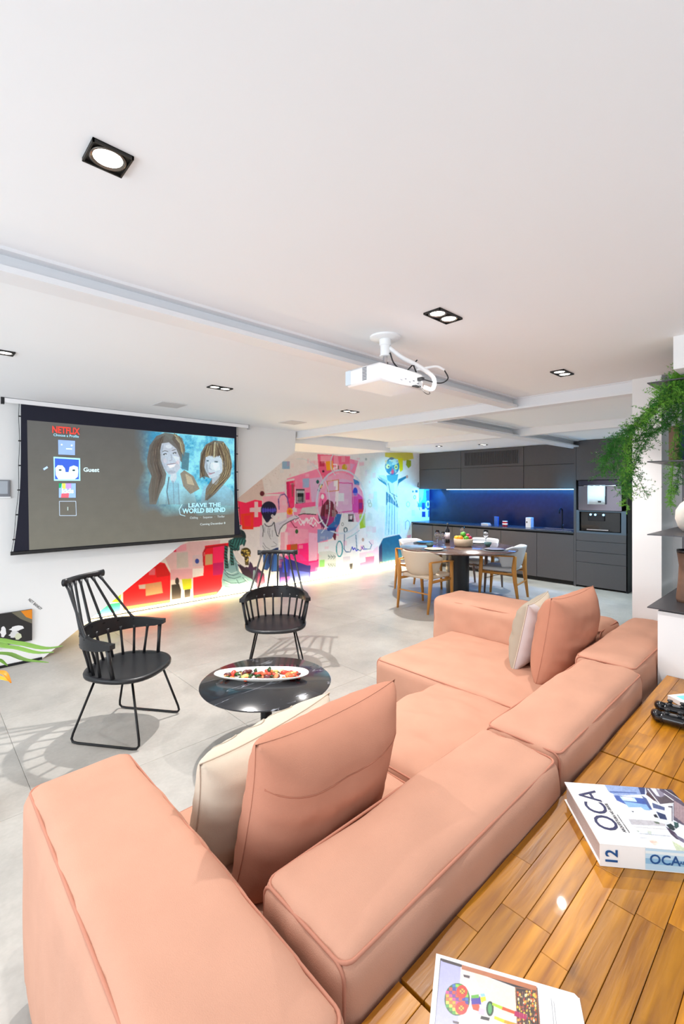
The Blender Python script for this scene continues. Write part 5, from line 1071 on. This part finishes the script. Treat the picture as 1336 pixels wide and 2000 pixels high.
# scatter cushions
def cushion(label, m, w_, h, t, loc, lean, rz, seed, seam=None, panel_m=None, corner=1.0, buttons=0, tiltx=0):
    th_ = thing('scatter_cushion', label, 'cushion', loc, rz, 'loose sofa cushions'); N_ = 34
    def P(a, b_, s):
        ex = 1-.07*(1-abs(b_)**2.6); ez = 1-.10*(1-abs(a)**2.6)
        th = (max(0, 1-abs(a)**4)*max(0, 1-abs(b_)**4))**.5*(.78+.22*(1-a*a)*(1-b_*b_))
        y = s*t/2*th
        g = Vector((a*2.2+seed, b_*2.2, s)); y += .008*noise.noise(g*.9)*th+s*.004*noise.noise(g*3)*th
        rad = max(abs(a), abs(b_)); y += .014*math.sin((a if abs(b_) > abs(a) else b_)*23+seed)*max(0, rad-.72)*th*s+.010*noise.noise(Vector((a*1.1+seed, b_*4.5, s*3)))*th*s
        x = a*w_/2*ex; z = h/2+b_*h/2*ez
        yy = y*math.cos(lean)+(z-0)*math.sin(lean)*-1; zz = z*math.cos(lean)+y*math.sin(lean)
        return Vector((x, yy, zz))
    V = []; Fs = []
    for s in (1, -1):
        k0 = len(V)
        for j in range(N_+1):
            for i in range(N_+1):
                a, b_ = -1+2*i/N_, -1+2*j/N_; a = math.sin(a*PI/2)*.35+a*.65; b_ = math.sin(b_*PI/2)*.35+b_*.65; V.append(P(a, b_, s))
        for j in range(N_):
            for i in range(N_):
                f = [k0+j*(N_+1)+i, k0+j*(N_+1)+i+1, k0+(j+1)*(N_+1)+i+1, k0+(j+1)*(N_+1)+i]; Fs.append(f if s < 0 else f[::-1])
    cover = B().add(V, Fs).build('cover', m, th_, True, world=False)
    edge = []
    for (a0, b0, a1, b1) in ((-1,-1,1,-1),(1,-1,1,1),(1,1,-1,1),(-1,1,-1,-1)):
        for i in range(14): k = i/14; edge.append(P(a0+(a1-a0)*k, b0+(b1-b0)*k, 1))
    B().tube(edge, .0032 if panel_m is not None or buttons else .0016, 6, closed=True).build('piping', m, th_, True, world=False)
    if seam is not None:
        B().tube([P(-.97+1.94*i/24, seam, -1)+Vector((0, .0005, 0)) for i in range(25)], .0026, 6).build('zip_seam', M['pipe'], th_, True, world=False)
    if panel_m is not None:
        me = cover.data; me.materials.append(M['taupe']); me.materials.append(panel_m); nn = N_*N_
        for i, p in enumerate(me.polygons):
            c = p.center; a = c.x/(w_/2); front = c.y > -(c.z)*math.tan(lean)
            if front: p.material_index = 1
            elif a < -.38: p.material_index = 2
    for q in range(buttons):
        a = -.45+.45*q; c = P(a, .86, 1).lerp(P(a, .86, -1), .5)
        B().tube([P(a+.17*math.cos(2*PI*i/20), .74+.17*math.sin(2*PI*i/20), 1)+Vector((0,.0005,0)) for i in range(20)], .0032, 6, closed=True).build('quilted_ring', M['taupe'], th_, True, world=False)
    return th_
cushion('large coral cushion with a zip seam leaning on the near sofa back', M['coral2'], .60, .55, .30, (.965, 1.195, .385), math.radians(14), math.radians(2), 1, seam=.56)
cushion('cream cushion with quilted rings behind the near coral cushion', M['cream'], .61, .425, .27, (.912, 1.42, .368), math.radians(12), math.radians(9), 5, buttons=3)
cushion('upright coral cushion near the fern end of the sofa', M['coral2'], .58, .56, .29, (3.04, 1.20, .41), math.radians(10), math.radians(-4), 9)
cushion('cream and silver cushion with a taupe edge at the far end of the sofa', M['cream'], .50, .47, .21, (3.11, 1.46, .405), math.radians(12), math.radians(9), 12, panel_m=M['silver'])

# ---------------------------------------------------------------- plank console behind the sofa
random.seed(11)
WZ = .55
def console(x0, x1, label):
    t = thing('plank_bench', label, 'bench', ((x0+x1)/2, .33, 0), 0, 'long plank topped benches')
    B().box(x0+.01, x1-.01, .02, .618, .47, .528).build('base_board', M['darkgap'], t)
    for x in (x0+.03, x1-.07): 
        for y in (.04, .56): B().bbox(x, x+.04, y, y+.04, 0, .47, .002).build('leg', M['blackm'], t)
    for k in range(10):
        ya = .632-(k+1)*.0605; yb = .632-k*.0605
        xs = [x0]; x = x0+random.uniform(.15, .55)
        while x < x1-.12: xs.append(x); x += random.uniform(.28, .6)
        xs.append(x1)
        for a, c in zip(xs, xs[1:]):
            dz = random.uniform(-.0006, .0006); B().bbox(a+.0006, c-.0006, ya+.0007, yb-.0007, .529, WZ+dz, .0009).build('plank', M['plank'], t)
console(.60, .760, 'nearest plank topped bench, under the open art magazine')
console(.768, 2.018, 'middle plank topped bench carrying the thick book')
console(2.028, 3.125, 'farthest plank topped bench carrying the game controllers')

# book
P1 = atz(1172, 1648, .613); Ps = (atz(1336, 1662, .613)-P1).normalized(); Pc = Vector((-Ps.y, Ps.x, 0))
if Pc.dot(atz(1100, 1527, .613)-P1) < 0: Pc = -Pc
bk = thing('coffee_table_book', 'thick white architecture book lying on the plank bench', 'book', (P1.x, P1.y, WZ))
W1, D1 = .335, .272
def bp(s, c, z): return P1+Ps*s+Pc*c+Vector((0, 0, z-.613))
def slab(s0, s1, c0, c1, z0, z1, nm, m, par=bk): return B().prism([bp(s0,c0,z0), bp(s1,c0,z0), bp(s1,c1,z0), bp(s0,c1,z0)], (0,0,z1-z0)).build(nm, m, par)
slab(0, W1, 0, D1, .6095, .613, 'front_cover', M['paper']); slab(0, W1, 0, D1, WZ+.0015, WZ+.005, 'back_cover', M['paper']); slab(0, W1, 0, .003, WZ+.005, .6095, 'spine', M['paper'])
slab(.005, W1-.004, .003, D1-.006, WZ+.005, .6095, 'page_block', M['pages'])
KP = Painter(1085, 1515, 1420, 1720, 3.0, 'F2F1F0')
def kz(x, y): return (1160+x/7.59, 1520+y/7.59)          # positions on the enlarged cover
def kp(col, pts, al=1): KP.poly(col, [kz(*p) for p in pts], al)
def kl(col, pts, wd, al=1): KP.line(col, [kz(*p) for p in pts], wd, al)
kp('DDE4F0', [(130,80),(1180,110),(2000,330),(2200,1300),(780,1060),(700,980)]); kp('8FA4D0', [(150,85),(640,100),(740,240),(330,260),(220,200)]); kp('4A66A8', [(230,190),(640,210),(640,225),(240,215)]); kp('3A57A4', [(290,250),(740,300),(860,470),(500,400),(340,330)])
kp('BFE0F6', [(380,270),(600,290),(640,350),(430,330)]); kp('E4F2FA', [(420,270),(560,285),(590,320),(450,305)]); kp('86B0E0', [(440,340),(780,390),(840,480),(520,440)]); kp('DCEAF8', [(480,430),(700,430),(760,480),(520,480)]); kp('F0F4FA', [(470,470),(900,480),(960,600),(520,570)])
kp('2E3E74', [(640,100),(760,130),(760,240),(700,240)]); kp('44558A', [(700,250),(780,300),(870,470),(820,440)]); kp('5E5568', [(760,120),(1180,110),(1400,260),(1500,500),(1330,700),(1180,620),(1180,380),(980,390),(900,330),(780,210)])
kp('D4D6E2', [(820,130),(960,130),(1000,280),(930,260)]); kp('8A8496', [(900,130),(1060,240),(990,290)]); kp('5A5058', [(950,290),(1080,260),(1180,330),(1170,380),(990,370)]); kp('4A3038', [(790,200),(930,330),(900,340),(770,240)]); kp('EEF2F8', [(850,360),(1060,400),(1160,410),(1160,640),(1080,620),(1010,480),(860,420)]); kp('4E5A84', [(860,360),(1050,430),(1050,480),(880,440)]); kp('2E3A62', [(920,490),(1060,540),(1090,620),(980,600)]); kp('6A6470', [(1100,410),(1170,410),(1170,640),(1150,640),(1150,440),(1100,430)])
kp('A08A90', [(1190,330),(1500,520),(1500,800),(1190,560)]); 
for i in range(14): kl(('B49CA0','8A747C')[i % 2], [(1200+i*22, 340+i*14), (1210+i*22, 590+i*16)], .8, .5)
kp('3E3644', [(1000,120),(1240,240),(1400,360),(1400,420),(1200,260),(1010,160)]); kp('F6F6F8', [(500,560),(900,580),(920,640),(520,620)]); kp('B9B7BE', [(510,600),(900,630),(1060,680),(1060,710),(560,690)]); kp('F2F4F6', [(580,700),(1060,730),(1100,800),(640,790)]); kl('9A9AA6', [(600,720),(1090,760)], 1); kl('9A9AA6', [(680,820),(1140,860)], 1.1); kl('A8A6B0', [(690,880),(1150,930)], 1.2)
kp('EAF0F4', [(700,890),(1200,900),(1330,1120),(780,1060)]); kp('E8C8B4', [(800,920),(900,910),(980,970),(900,1000)], .7); kp('C89A84', [(830,930),(940,930),(930,960),(840,960)], .5); kp('B8C49A', [(1150,920),(1240,980),(1400,1060),(1400,1200),(1250,1130)], .8); kp('D8DCA8', [(1180,930),(1260,1000),(1300,1010)], .8); kp('8E9AB8', [(1040,1090),(1220,1110),(1180,1130),(1050,1120)])
kp('26333A', [(1070,690),(1140,670),(1200,720),(1250,640),(1260,720),(1180,780),(1120,750)]); kp('3A5A5A', [(1180,640),(1240,660),(1250,720),(1200,740)]); kp('4A3E54', [(1060,710),(1200,800),(1300,930),(1220,900),(1140,830)]); kp('6E6A80', [(1180,820),(1330,900),(1400,1000),(1280,930)]); kp('E4E4EC', [(1180,720),(1500,960),(1500,1000),(1240,800)], .8); kp('5A6A58', [(880,640),(960,650),(980,680),(920,670)]); kp('3E4452', [(550,480),(600,490),(580,510)]); kp('262A34', [(880,540),(920,530),(960,590),(900,580)]); kp('7A8A7A', [(620,770),(680,780),(660,800)], .7); kp('A8B49A', [(790,770),(860,790),(850,840),(800,820)], .6)
kl('F4F6FA', [(800,160),(980,390),(1180,370)], 1.4); kl('F4F6FA', [(1040,230),(1180,330)], 1.2); kl('E8EAF0', [(1050,170),(1300,330)], .8)
KP.blur(2); KP.grain(.12, 3, 2); KP.grain(.07, 9, 4)
kk = KP.a; sel = (KP.uu[None, :]-1160)*7.59 < 130+((KP.vv[:, None]-1520)*7.59-80)*.66; kk[sel] = lin('F3F2F1')
KP.sheet('cover_photograph', M['print'], [bp(0, D1, .6134), bp(W1, D1, .6134), bp(W1, 0, .6134), bp(0, 0, .6134)], 300, 220, bk)
cb = B(); cb.col = (1,1,1); s_ = .118
cb.col = lin('9CC6E6'); y_ = Pc*-.0004
for (s0, s1, z0, z1, c_) in [(s_, W1, WZ+.004, .612, 'BFDDF0'), (s_, W1, WZ+.02, .585, '8FBFE0'), (s_, W1, .598, .606, 'E4F0F4')]:
    cb.col = lin(c_); cb.add([bp(s0, -.0006-.0002*(c_ != 'BFDDF0'), z0), bp(s1, -.0006-.0002*(c_ != 'BFDDF0'), z0), bp(s1, -.0006-.0002*(c_ != 'BFDDF0'), z1), bp(s0, -.0006-.0002*(c_ != 'BFDDF0'), z1)], [[0,1,2,3]])
cb.build('spine_print', M['print'], bk, weld=False)
text_mesh('OCA', .088, bp(.082, .052, .6145), Pc, -Ps, M['navy'], 'cover_title', bk, bold=.0, xs=.95)
text_mesh('ARQUITETURA NO BRASIL', .013, bp(.094, .052, .6145), Pc, -Ps, M['greyink'], 'cover_subtitle', bk, xs=.8); text_mesh('arquitetura e interiores', .006, bp(.103, .052, .6145), Pc, -Ps, M['greyink'], 'cover_subtitle', bk, xs=1.3)
text_mesh('12', .045, bp(.045, -.0012, WZ+.008), (0,0,1), -Ps, M['blueink'], 'spine_number', bk, bold=.0008, xs=.95)
text_mesh('OCA', .036, bp(.128, -.0016, WZ+.022), Ps, (0,0,1), M['blueink'], 'spine_title', bk, bold=.0004); text_mesh('ARQUITETURA', .012, bp(.205, -.0016, WZ+.026), Ps, (0,0,1), M['blueink'], 'spine_title', bk)

# magazine: white page with a printed picture
MZ = WZ+.004
A0, A1 = atz(852, 1862, MZ), atz(1128, 1942, MZ); mu_ = (A1-A0).normalized(); mv_ = Vector((mu_.y, -mu_.x, 0))
if mv_.dot(atz(832, 2000, MZ)-A0) < 0: mv_ = -mv_
mg = thing('art_magazine', 'white art magazine with a patchwork doll picture on the near bench', 'magazine', (A0.x, A0.y, WZ))
Wm = (A1-A0).length; Dm = .205
B().prism([A0-Vector((0,0,.0025)), A1-Vector((0,0,.0025))-mu_*.006, A1-Vector((0,0,.0025))+mv_*.006, A0+mu_*Wm+mv_*Dm-Vector((0,0,.0025)), A0+mv_*Dm-Vector((0,0,.0025))], (0,0,.0025)).build('page', M['paper'], mg)
B().prism([A0-Vector((0,0,.0036))-mu_*0+mv_*.003, A1-Vector((0,0,.0036))+mu_*.003+mv_*.004, A0+mu_*(Wm+.003)+mv_*Dm-Vector((0,0,.0036)), A0+mv_*Dm-Vector((0,0,.0036))], (0,0,.0011)).build('under_page', M['paper'], mg)
QP = Painter(825, 1855, 1150, 2080, 3.0, 'F6F7FA')
def qp(col, pts, **k): QP.poly(col, pts, **k)
def qe(col, cu, cv, ru, rv, n=20): QP.ell(col, cu, cv, ru, rv, n)
qp('2C2C34', [(860,1871),(1050,1929),(1056,2010),(848,2010)]); qp('AEB0DC', [(861,1876),(900,1888),(894,2010),(849,2010)]); qp('D8D2CE', [(900,1888),(1006,1928),(1010,2010),(894,2010)]); qp('E4DFC8', [(925,1898),(1006,1930),(1010,1990),(950,1965)])
qp('B4704E', [(902,1884),(1048,1926),(1049,1936),(902,1893)]); qp('3C3438', [(861,1871),(900,1883),(900,1889),(864,1878)]); qp('8A5A40', [(1006,1928),(1049,1934),(1056,2010),(1010,2010)]); qp('3A3030', [(1008,1930),(1047,1935),(1053,2010),(1012,2010)])
random.seed(5)
for i in range(110): qe(random.choice(['E8B04A','C8402A','F0D8A0','7A3A2A','E06A30','D8C040','A03040','F4E8C8']), random.uniform(1011, 1048), random.uniform(1934, 2004), random.uniform(1, 2.4), random.uniform(1.5, 3.6), 6)
for (a, b_) in [(911,1906),(890,1996)]: qp('4A3E46', [(a-6,b_-3),(a+7,b_),(a+6,b_+5),(a-5,b_+2)])
qe('2A5A2E', 893, 1952, 25, 32, 26)
pal = ['E8402C','F2A018','3E9A2E','3A2E9A','D83A8A','F0E04A','2E6AB8','7A2A9A','E86A20','8AC838']
for i in range(7):
    for j in range(9):
        cu, cv = 874+i*6.3, 1925+j*6.6
        if ((cu-893)/24)**2+((cv-952-1000)/31)**2 < .9: qp(pal[(i*3+j*7) % 10], [(cu-3,cv-3),(cu+3,cv-2.6),(cu+3,cv+3),(cu-3,cv+3)])
qe('D8281E', 902, 1937, 11, 13); qe('D8281E', 901, 1969, 12, 13); qe('F0B030', 903, 1936, 5, 5); qe('F0B030', 901, 1969, 5, 5)
for (a, b_) in [(903,1936),(901,1969)]: qp('2A1A1A', [(a-4,b_-4),(a-2.6,b_-4),(a+4,b_+4),(a+2.6,b_+4)]); qp('2A1A1A', [(a+4,b_-4),(a+2.6,b_-4),(a-4,b_+4),(a-2.6,b_+4)])
qp('3E2E9A', [(920,1948),(938,1946),(940,1962),(921,1962)]); qp('5AA83A', [(920,1944),(935,1942),(936,1949),(921,1950)]); qp('E84A2A', [(921,1962),(936,1961),(938,1976),(924,1972)]); qp('F0B8D0', [(936,1968),(948,1972),(946,1984),(934,1980)]); qp('8ABEE0', [(938,1941),(946,1940),(952,1956),(944,1960)]); qp('F0D01E', [(938,1948),(948,1946),(950,1956),(940,1958)])
qp('C8DCF0', [(944,1956),(954,1954),(954,1968),(944,1968)]); qe('1E3E2E', 957, 1970, 7.5, 15, 18); qe('4A9A5A', 957, 1970, 4, 11, 12)
qp('A8C82A', [(962,1958),(982,1966),(980,1972),(961,1963)]); qp('E8502A', [(982,1966),(1006,1975),(1005,1981),(980,1972)]); qp('A81A5A', [(1006,1974),(1030,1982),(1028,1992),(1004,1984)]); qp('C8C82A', [(966,1984),(986,1992),(984,1998),(965,1990)]); qp('C89A2A', [(986,1992),(1012,2000),(1010,2006),(984,1998)]); qp('2A2A30', [(940,1984),(957,1988),(955,1994),(938,1990)])
for i in range(2): qp('6A6A72', [(1076+i*5,1950+i*6),(1077.2+i*5,1950+i*6),(1083+i*5,2006),(1081.8+i*5,2006)])
for i in range(20): QP.line(['8A3A2A','F0E8D0','5A2A2A','D89A4A'][i % 4], [(1012+i*1.8, 1936), (1014+i*1.8, 2004)], .5, .35)
for (a, b_) in [(903,1936),(901,1969)]: QP.line('5A1A10', [(a-5,b_-5),(a+5,b_+5)], 1.3); QP.line('5A1A10', [(a+5,b_-5),(a-5,b_+5)], 1.3)
QP.line('F4F0E8', [(940,1934),(950,1930),(958,1936),(962,1928)], .8, .8)
QP.blur(1); QP.grain(.05, 3, 2)
qa = lambda a, c: A0+mu_*a+mv_*c+Vector((0,0,.0004))
QP.sheet('printed_picture', M['print'], [qa(.003, .003), qa(Wm-.008, .003), qa(Wm-.008, Dm-.004), qa(.003, Dm-.004)], 330, 240, mg)

# game controllers and tablet
def controller(label, loc, rz):
    t = thing('game_controller', label, 'game controller', loc, rz, 'black game controllers')
    gl = mat('controller_gloss', '111318', .18, coat=.5)
    V, Fs = lattice(-.055, .055, -.032, .032, .012, .044, .006, .014, (0,0,.003)); B().add(V, Fs).build('body', gl, t, True, world=False)
    for s in (-1, 1):
        B().tube([(s*.05, .012, .03), (s*.066, -.02, .024), (s*.072, -.055, .018), (s*.07, -.068, .017)], [.024, .021, .017, .009], 14).build('grip', gl, t, True, world=False)
        B().lathe([(.013, 0), (.013, .004), (.008, .006), (.007, .012), (.0115, .015), (.011, .019), (0, .018)], (s*.024, -.014, .043), 16).build('thumb_stick', M['black'], t, True, world=False)
        B().bbox(s*.052-.014, s*.052+.014, .026, .042, .026, .042, .004).build('shoulder_button', gl, t, world=False)
    b = B(); b.box(-.066, -.036, .006, .014, .044, .048); b.box(-.055, -.047, -.005, .025, .044, .048); b.build('direction_pad', M['black'], t, world=False)
    for i, (a, c, cc_) in enumerate([(.051, .022, '3A8A5A'), (.063, .010, 'B03A3A'), (.051, -.002, '3A5AB0'), (.039, .010, 'B05A9A')]): B().lathe([(.005, .044), (.005, .049), (0, .05)], (a, c, 0), 12).build('button', M['black'], t, True, world=False)
    return t
ca = atz(1318, 1400, .58); r1 = math.radians(160)
controller('black game controller nearer the thick book', (ca.x-.03, ca.y+.0, WZ), math.radians(97))
controller('black game controller beside the white tablet', (ca.x+.085, ca.y+.01, WZ), math.radians(100))
T0 = atz(1304, 1357, .575); T1 = atz(1336, 1373, .575); T2 = atz(1336, 1326, .575)
tu = (T1-T0).normalized(); tv = Vector((-tu.y, tu.x, 0)); tv = tv if tv.dot(T2-T0) > 0 else -tv
tb = thing('white_tablet', 'white tablet with a blue screen at the right edge of the bench', 'tablet', (T0.x, T0.y, WZ))
def tp(s, c, z): return T0+tu*s+tv*c+Vector((0,0,z-T0.z))
B().prism([tp(0,0,WZ+.002), tp(.26,0,WZ+.002), tp(.26,.19,WZ+.002), tp(0,.19,WZ+.002)], (0,0,.022)).build('body', M['whitep'], tb)
B().prism([tp(.02,.03,WZ+.024), tp(.24,.03,WZ+.024), tp(.24,.17,WZ+.024), tp(.02,.17,WZ+.024)], (0,0,.001)).build('display', mat('tablet_screen', '58B4E0', .15, emit='6CC4F0', estr=.5), tb)

# ---------------------------------------------------------------- steel shelves and what stands on them
sh = thing('wall_shelves', 'dark steel wall shelves beside the white pillar', 'shelf unit', (3.5, .3, .9))
for z in (.925, 1.345, 1.766, 2.22): B().box(3.10, 4.2, -.35, .722, z-.006, z).build('shelf_plate', M['shelf'], sh)
B().box(3.95, 3.975, .685, .71, .925, 2.22).build('upright', M['shelf'], sh); B().box(3.2, 3.22, .05, .08, .925, 2.22).build('upright', M['shelf'], sh)
p = atz(1346, 1170, .93)
vs = thing('wooden_vase', 'tall brown wooden vase on the lowest steel shelf', 'vase', (3.40, .592, .9255))
B().lathe([(0, 0), (.045, 0), (.05, .02), (.04, .12), (.035, .22), (.045, .30), (.04, .30), (.03, .22), (0, .05)], (0,0,0), 28).build('body', M['brown'], vs, True, world=False); B().lathe([(.046, .295), (.047, .315), (.040, .315), (.040, .295)], (0,0,0), 28).build('dark_rim', M['black'], vs, True, world=False)
hd = thing('ceramic_vase', 'round pale ceramic vase at the edge of the middle steel shelf', 'vase', (3.45, .58, 1.3455))
B().lathe([(0, 0), (.035, 0), (.06, .03), (.075, .08), (.072, .13), (.05, .17), (.028, .19), (.03, .2), (.024, .2), (.022, .19), (.04, .165), (0, .03)], (0,0,0), 32).build('body', M['skin'], hd, True, world=False); B().lathe([(.029, .198), (.033, .202), (.029, .206), (.024, .2)], (0,0,0), 28).build('rim', M['clay'], hd, True, world=False)
for i, (c, w0) in enumerate([('8A6A55', .05), ('1E3458', .07), ('22406A', .05), ('3A3A44', .06)]):
    y1 = .66-sum([.05, .07, .05, .06][:i])-i*.002
    t = thing('shelf_book', ['brown leather', 'dark blue', 'slate blue', 'charcoal'][i]+' book standing under the fern on the upper steel shelf', 'book', (3.43, y1-w0/2, 1.7665), 0, 'books under the fern')
    B().box(-.12, .12, -w0/2, w0/2, 0, .215).build('cover', mat('book_'+c, c, .6), t, world=False); B().box(-.116, .122, -w0/2+.004, w0/2-.004, .004, .211).build('page_block', M['pages'], t, world=False)

# asparagus fern in a pot on the top shelf
fp = thing('hanging_fern', 'feathery green asparagus fern spilling off the steel shelves', 'plant', (3.38, .42, 2.2205))
B().lathe([(0, 0), (.07, 0), (.09, .12), (.095, .12), (.095, .135), (.08, .135), (0, .12)], (0,0,0), 28).build('pot', M['pot'], fp, 'auto', world=False)
random.seed(21)
fol = {0: B(), 1: B()}
def needle_cluster(p, size, k):
    b = fol[k]
    for _ in range(7):
        d = Vector((random.gauss(0,1), random.gauss(0,1), random.gauss(0,.8))).normalized()*size*random.uniform(.6, 1.3); s = d.cross(Vector((random.random(), random.random(), 1))).normalized()*size*.10
        b.add([p-s, p+s, p+d], [[0,1,2]])
arcs = []
def at_d(u, v, d): q = FW*d+RT*((u-CX)/F_PX*d); return Vector((q.x, q.y, EYE+(HORIZON-v)/F_PX*d))
main = [[(1336,745,2.6),(1290,790,2.55),(1240,835,2.5),(1205,865,2.48),(1180,900,2.46)], [(1336,760,2.6),(1280,800,2.5),(1230,840,2.45),(1222,900,2.45),(1225,985,2.45)], [(1330,740,2.6),(1270,795,2.5),(1215,855,2.42),(1190,890,2.42),(1178,925,2.42)],
        [(1340,730,2.6),(1300,780,2.55),(1262,815,2.52),(1230,860,2.5),(1215,930,2.5)], [(1336,800,2.6),(1300,830,2.6),(1270,850,2.6),(1252,880,2.6),(1240,915,2.6),(1262,965,2.6)], [(1340,760,2.6),(1322,820,2.6),(1315,900,2.6),(1312,950,2.6),(1308,985,2.6)],
        [(1336,780,2.6),(1310,810,2.6),(1285,840,2.55),(1255,850,2.5),(1225,880,2.5),(1195,915,2.48)], [(1345,745,2.6),(1325,760,2.6),(1300,775,2.6),(1285,760,2.6)], [(1345,790,2.6),(1330,850,2.6),(1328,900,2.6),(1322,960,2.6)], [(1340,720,2.65),(1320,745,2.6),(1295,775,2.6),(1275,800,2.58),(1262,830,2.58)],
        [(1336,770,2.6),(1260,820,2.5),(1212,850,2.4),(1200,880,2.4),(1215,935,2.4),(1230,960,2.4)], [(1345,735,2.62),(1330,730,2.6),(1318,745,2.6),(1305,790,2.6)], [(1345,760,2.6),(1290,815,2.55),(1250,870,2.5),(1232,930,2.5),(1222,960,2.5)]]
crown = Vector((3.38, .42, 2.36))
for a in range(len(main)):
    pts = [crown]+[at_d(*q) for q in main[a]]; cv = curve3(pts, 40)
    B().tube(cv, [.0032*(1-.7*i/len(cv)) for i in range(len(cv))], 5).build('frond_stem', M['stem'], fp, True)
    for i in range(6, len(cv)):
        p = cv[i]; t = (cv[min(i+1, len(cv)-1)]-cv[i-1]).normalized()
        for _ in range(4):
            d = Vector((random.gauss(0,1), random.gauss(0,1), random.gauss(-.1,.8))).normalized(); L = random.uniform(.025, .085)*(1 if a not in (5, 8) else .7); e = p+(d*.9+t*.5).normalized()*L; fol[a % 2].add([p, p+Vector((0,.0012,.0012)), e], [[0,1,2]])
            for q in range(4):
                needle_cluster(p.lerp(e, (q+1)/4), .013, a % 2)
for k, c in ((0, 'fern_green'), (1, 'bright_fern_green')):
    mm = M['green'] if k == 0 else mat(c, '78B83E', .6, var=.3, vscale=9)
    o = fol[k].build('foliage', mm, fp, weld=False); o['kind'] = 'stuff'

# flower vase whose leaves reach in at the left edge
fv = thing('flower_vase', 'vase of green leaved flowers reaching in at the left edge', 'plant', at_d(-60, 1700, 2.2)*1)
c0 = at_d(-75, 1300, 2.2); fv.location = (c0.x, c0.y, 0)
B().lathe([(0, 0), (.10, 0), (.13, .1), (.11, .35), (.07, .52), (.085, .58), (.078, .58), (.06, .52), (0, .1)], (0,0,0), 32).build('vase_body', M['whitep'], fv, True, world=False)
def leaf(pts, wd, m, nm='leaf'):
    cv = curve3(pts, 18); b = B(); V = []; n = len(cv)
    for i, p in enumerate(cv):
        t = (cv[min(i+1, n-1)]-cv[max(i-1, 0)]).normalized(); s = t.cross(Vector((0,0,1))).normalized(); w_ = wd*math.sin(PI*min(1, (i+.6)/n))**.7; V += [p-s*w_+Vector((0,0,w_*.35)), p, p+s*w_+Vector((0,0,w_*.35))]
    for i in range(n-1):
        for k in (0, 1): b.add([V[i*3+k], V[i*3+k+1], V[i*3+3+k+1], V[i*3+3+k]], [[0,1,2,3]])
    o = b.build(nm, m, fv, True); md = o.modifiers.new('s', 'SOLIDIFY'); md.thickness = .0015; return o
top = Vector((c0.x, c0.y, .56))
for L, wd in [([(-30,1262,2.2),(30,1258,2.2),(85,1268,2.2),(122,1262,2.2)], .022), ([(-40,1272,2.15),(20,1266,2.15),(70,1276,2.15),(105,1274,2.15)], .018), ([(-40,1290,2.2),(10,1278,2.2),(50,1290,2.2),(95,1294,2.2)], .017), ([(-40,1300,2.1),(-5,1290,2.1),(15,1300,2.1)], .014), ([(-30,1250,2.25),(0,1256,2.25),(20,1262,2.25)], .014)]:
    leaf([top]+[at_d(*q) for q in L], wd, M['leaf'])
leaf([at_d(-40,1322,2.0), at_d(-15,1316,2.0), at_d(8,1316,2.0), at_d(22,1334,2.0)], .016, M['orange'], 'petal'); leaf([at_d(-40,1330,2.0), at_d(-15,1322,2.0), at_d(5,1326,2.0), at_d(18,1330,2.0)], .012, mat('yellow_petal', 'F6D23A', .5), 'petal')
B().tube(curve3([top, at_d(-60,1345,2.0), at_d(-38,1324,2.0)]), .004, 6).build('flower_stem', M['stem'], fv, True)
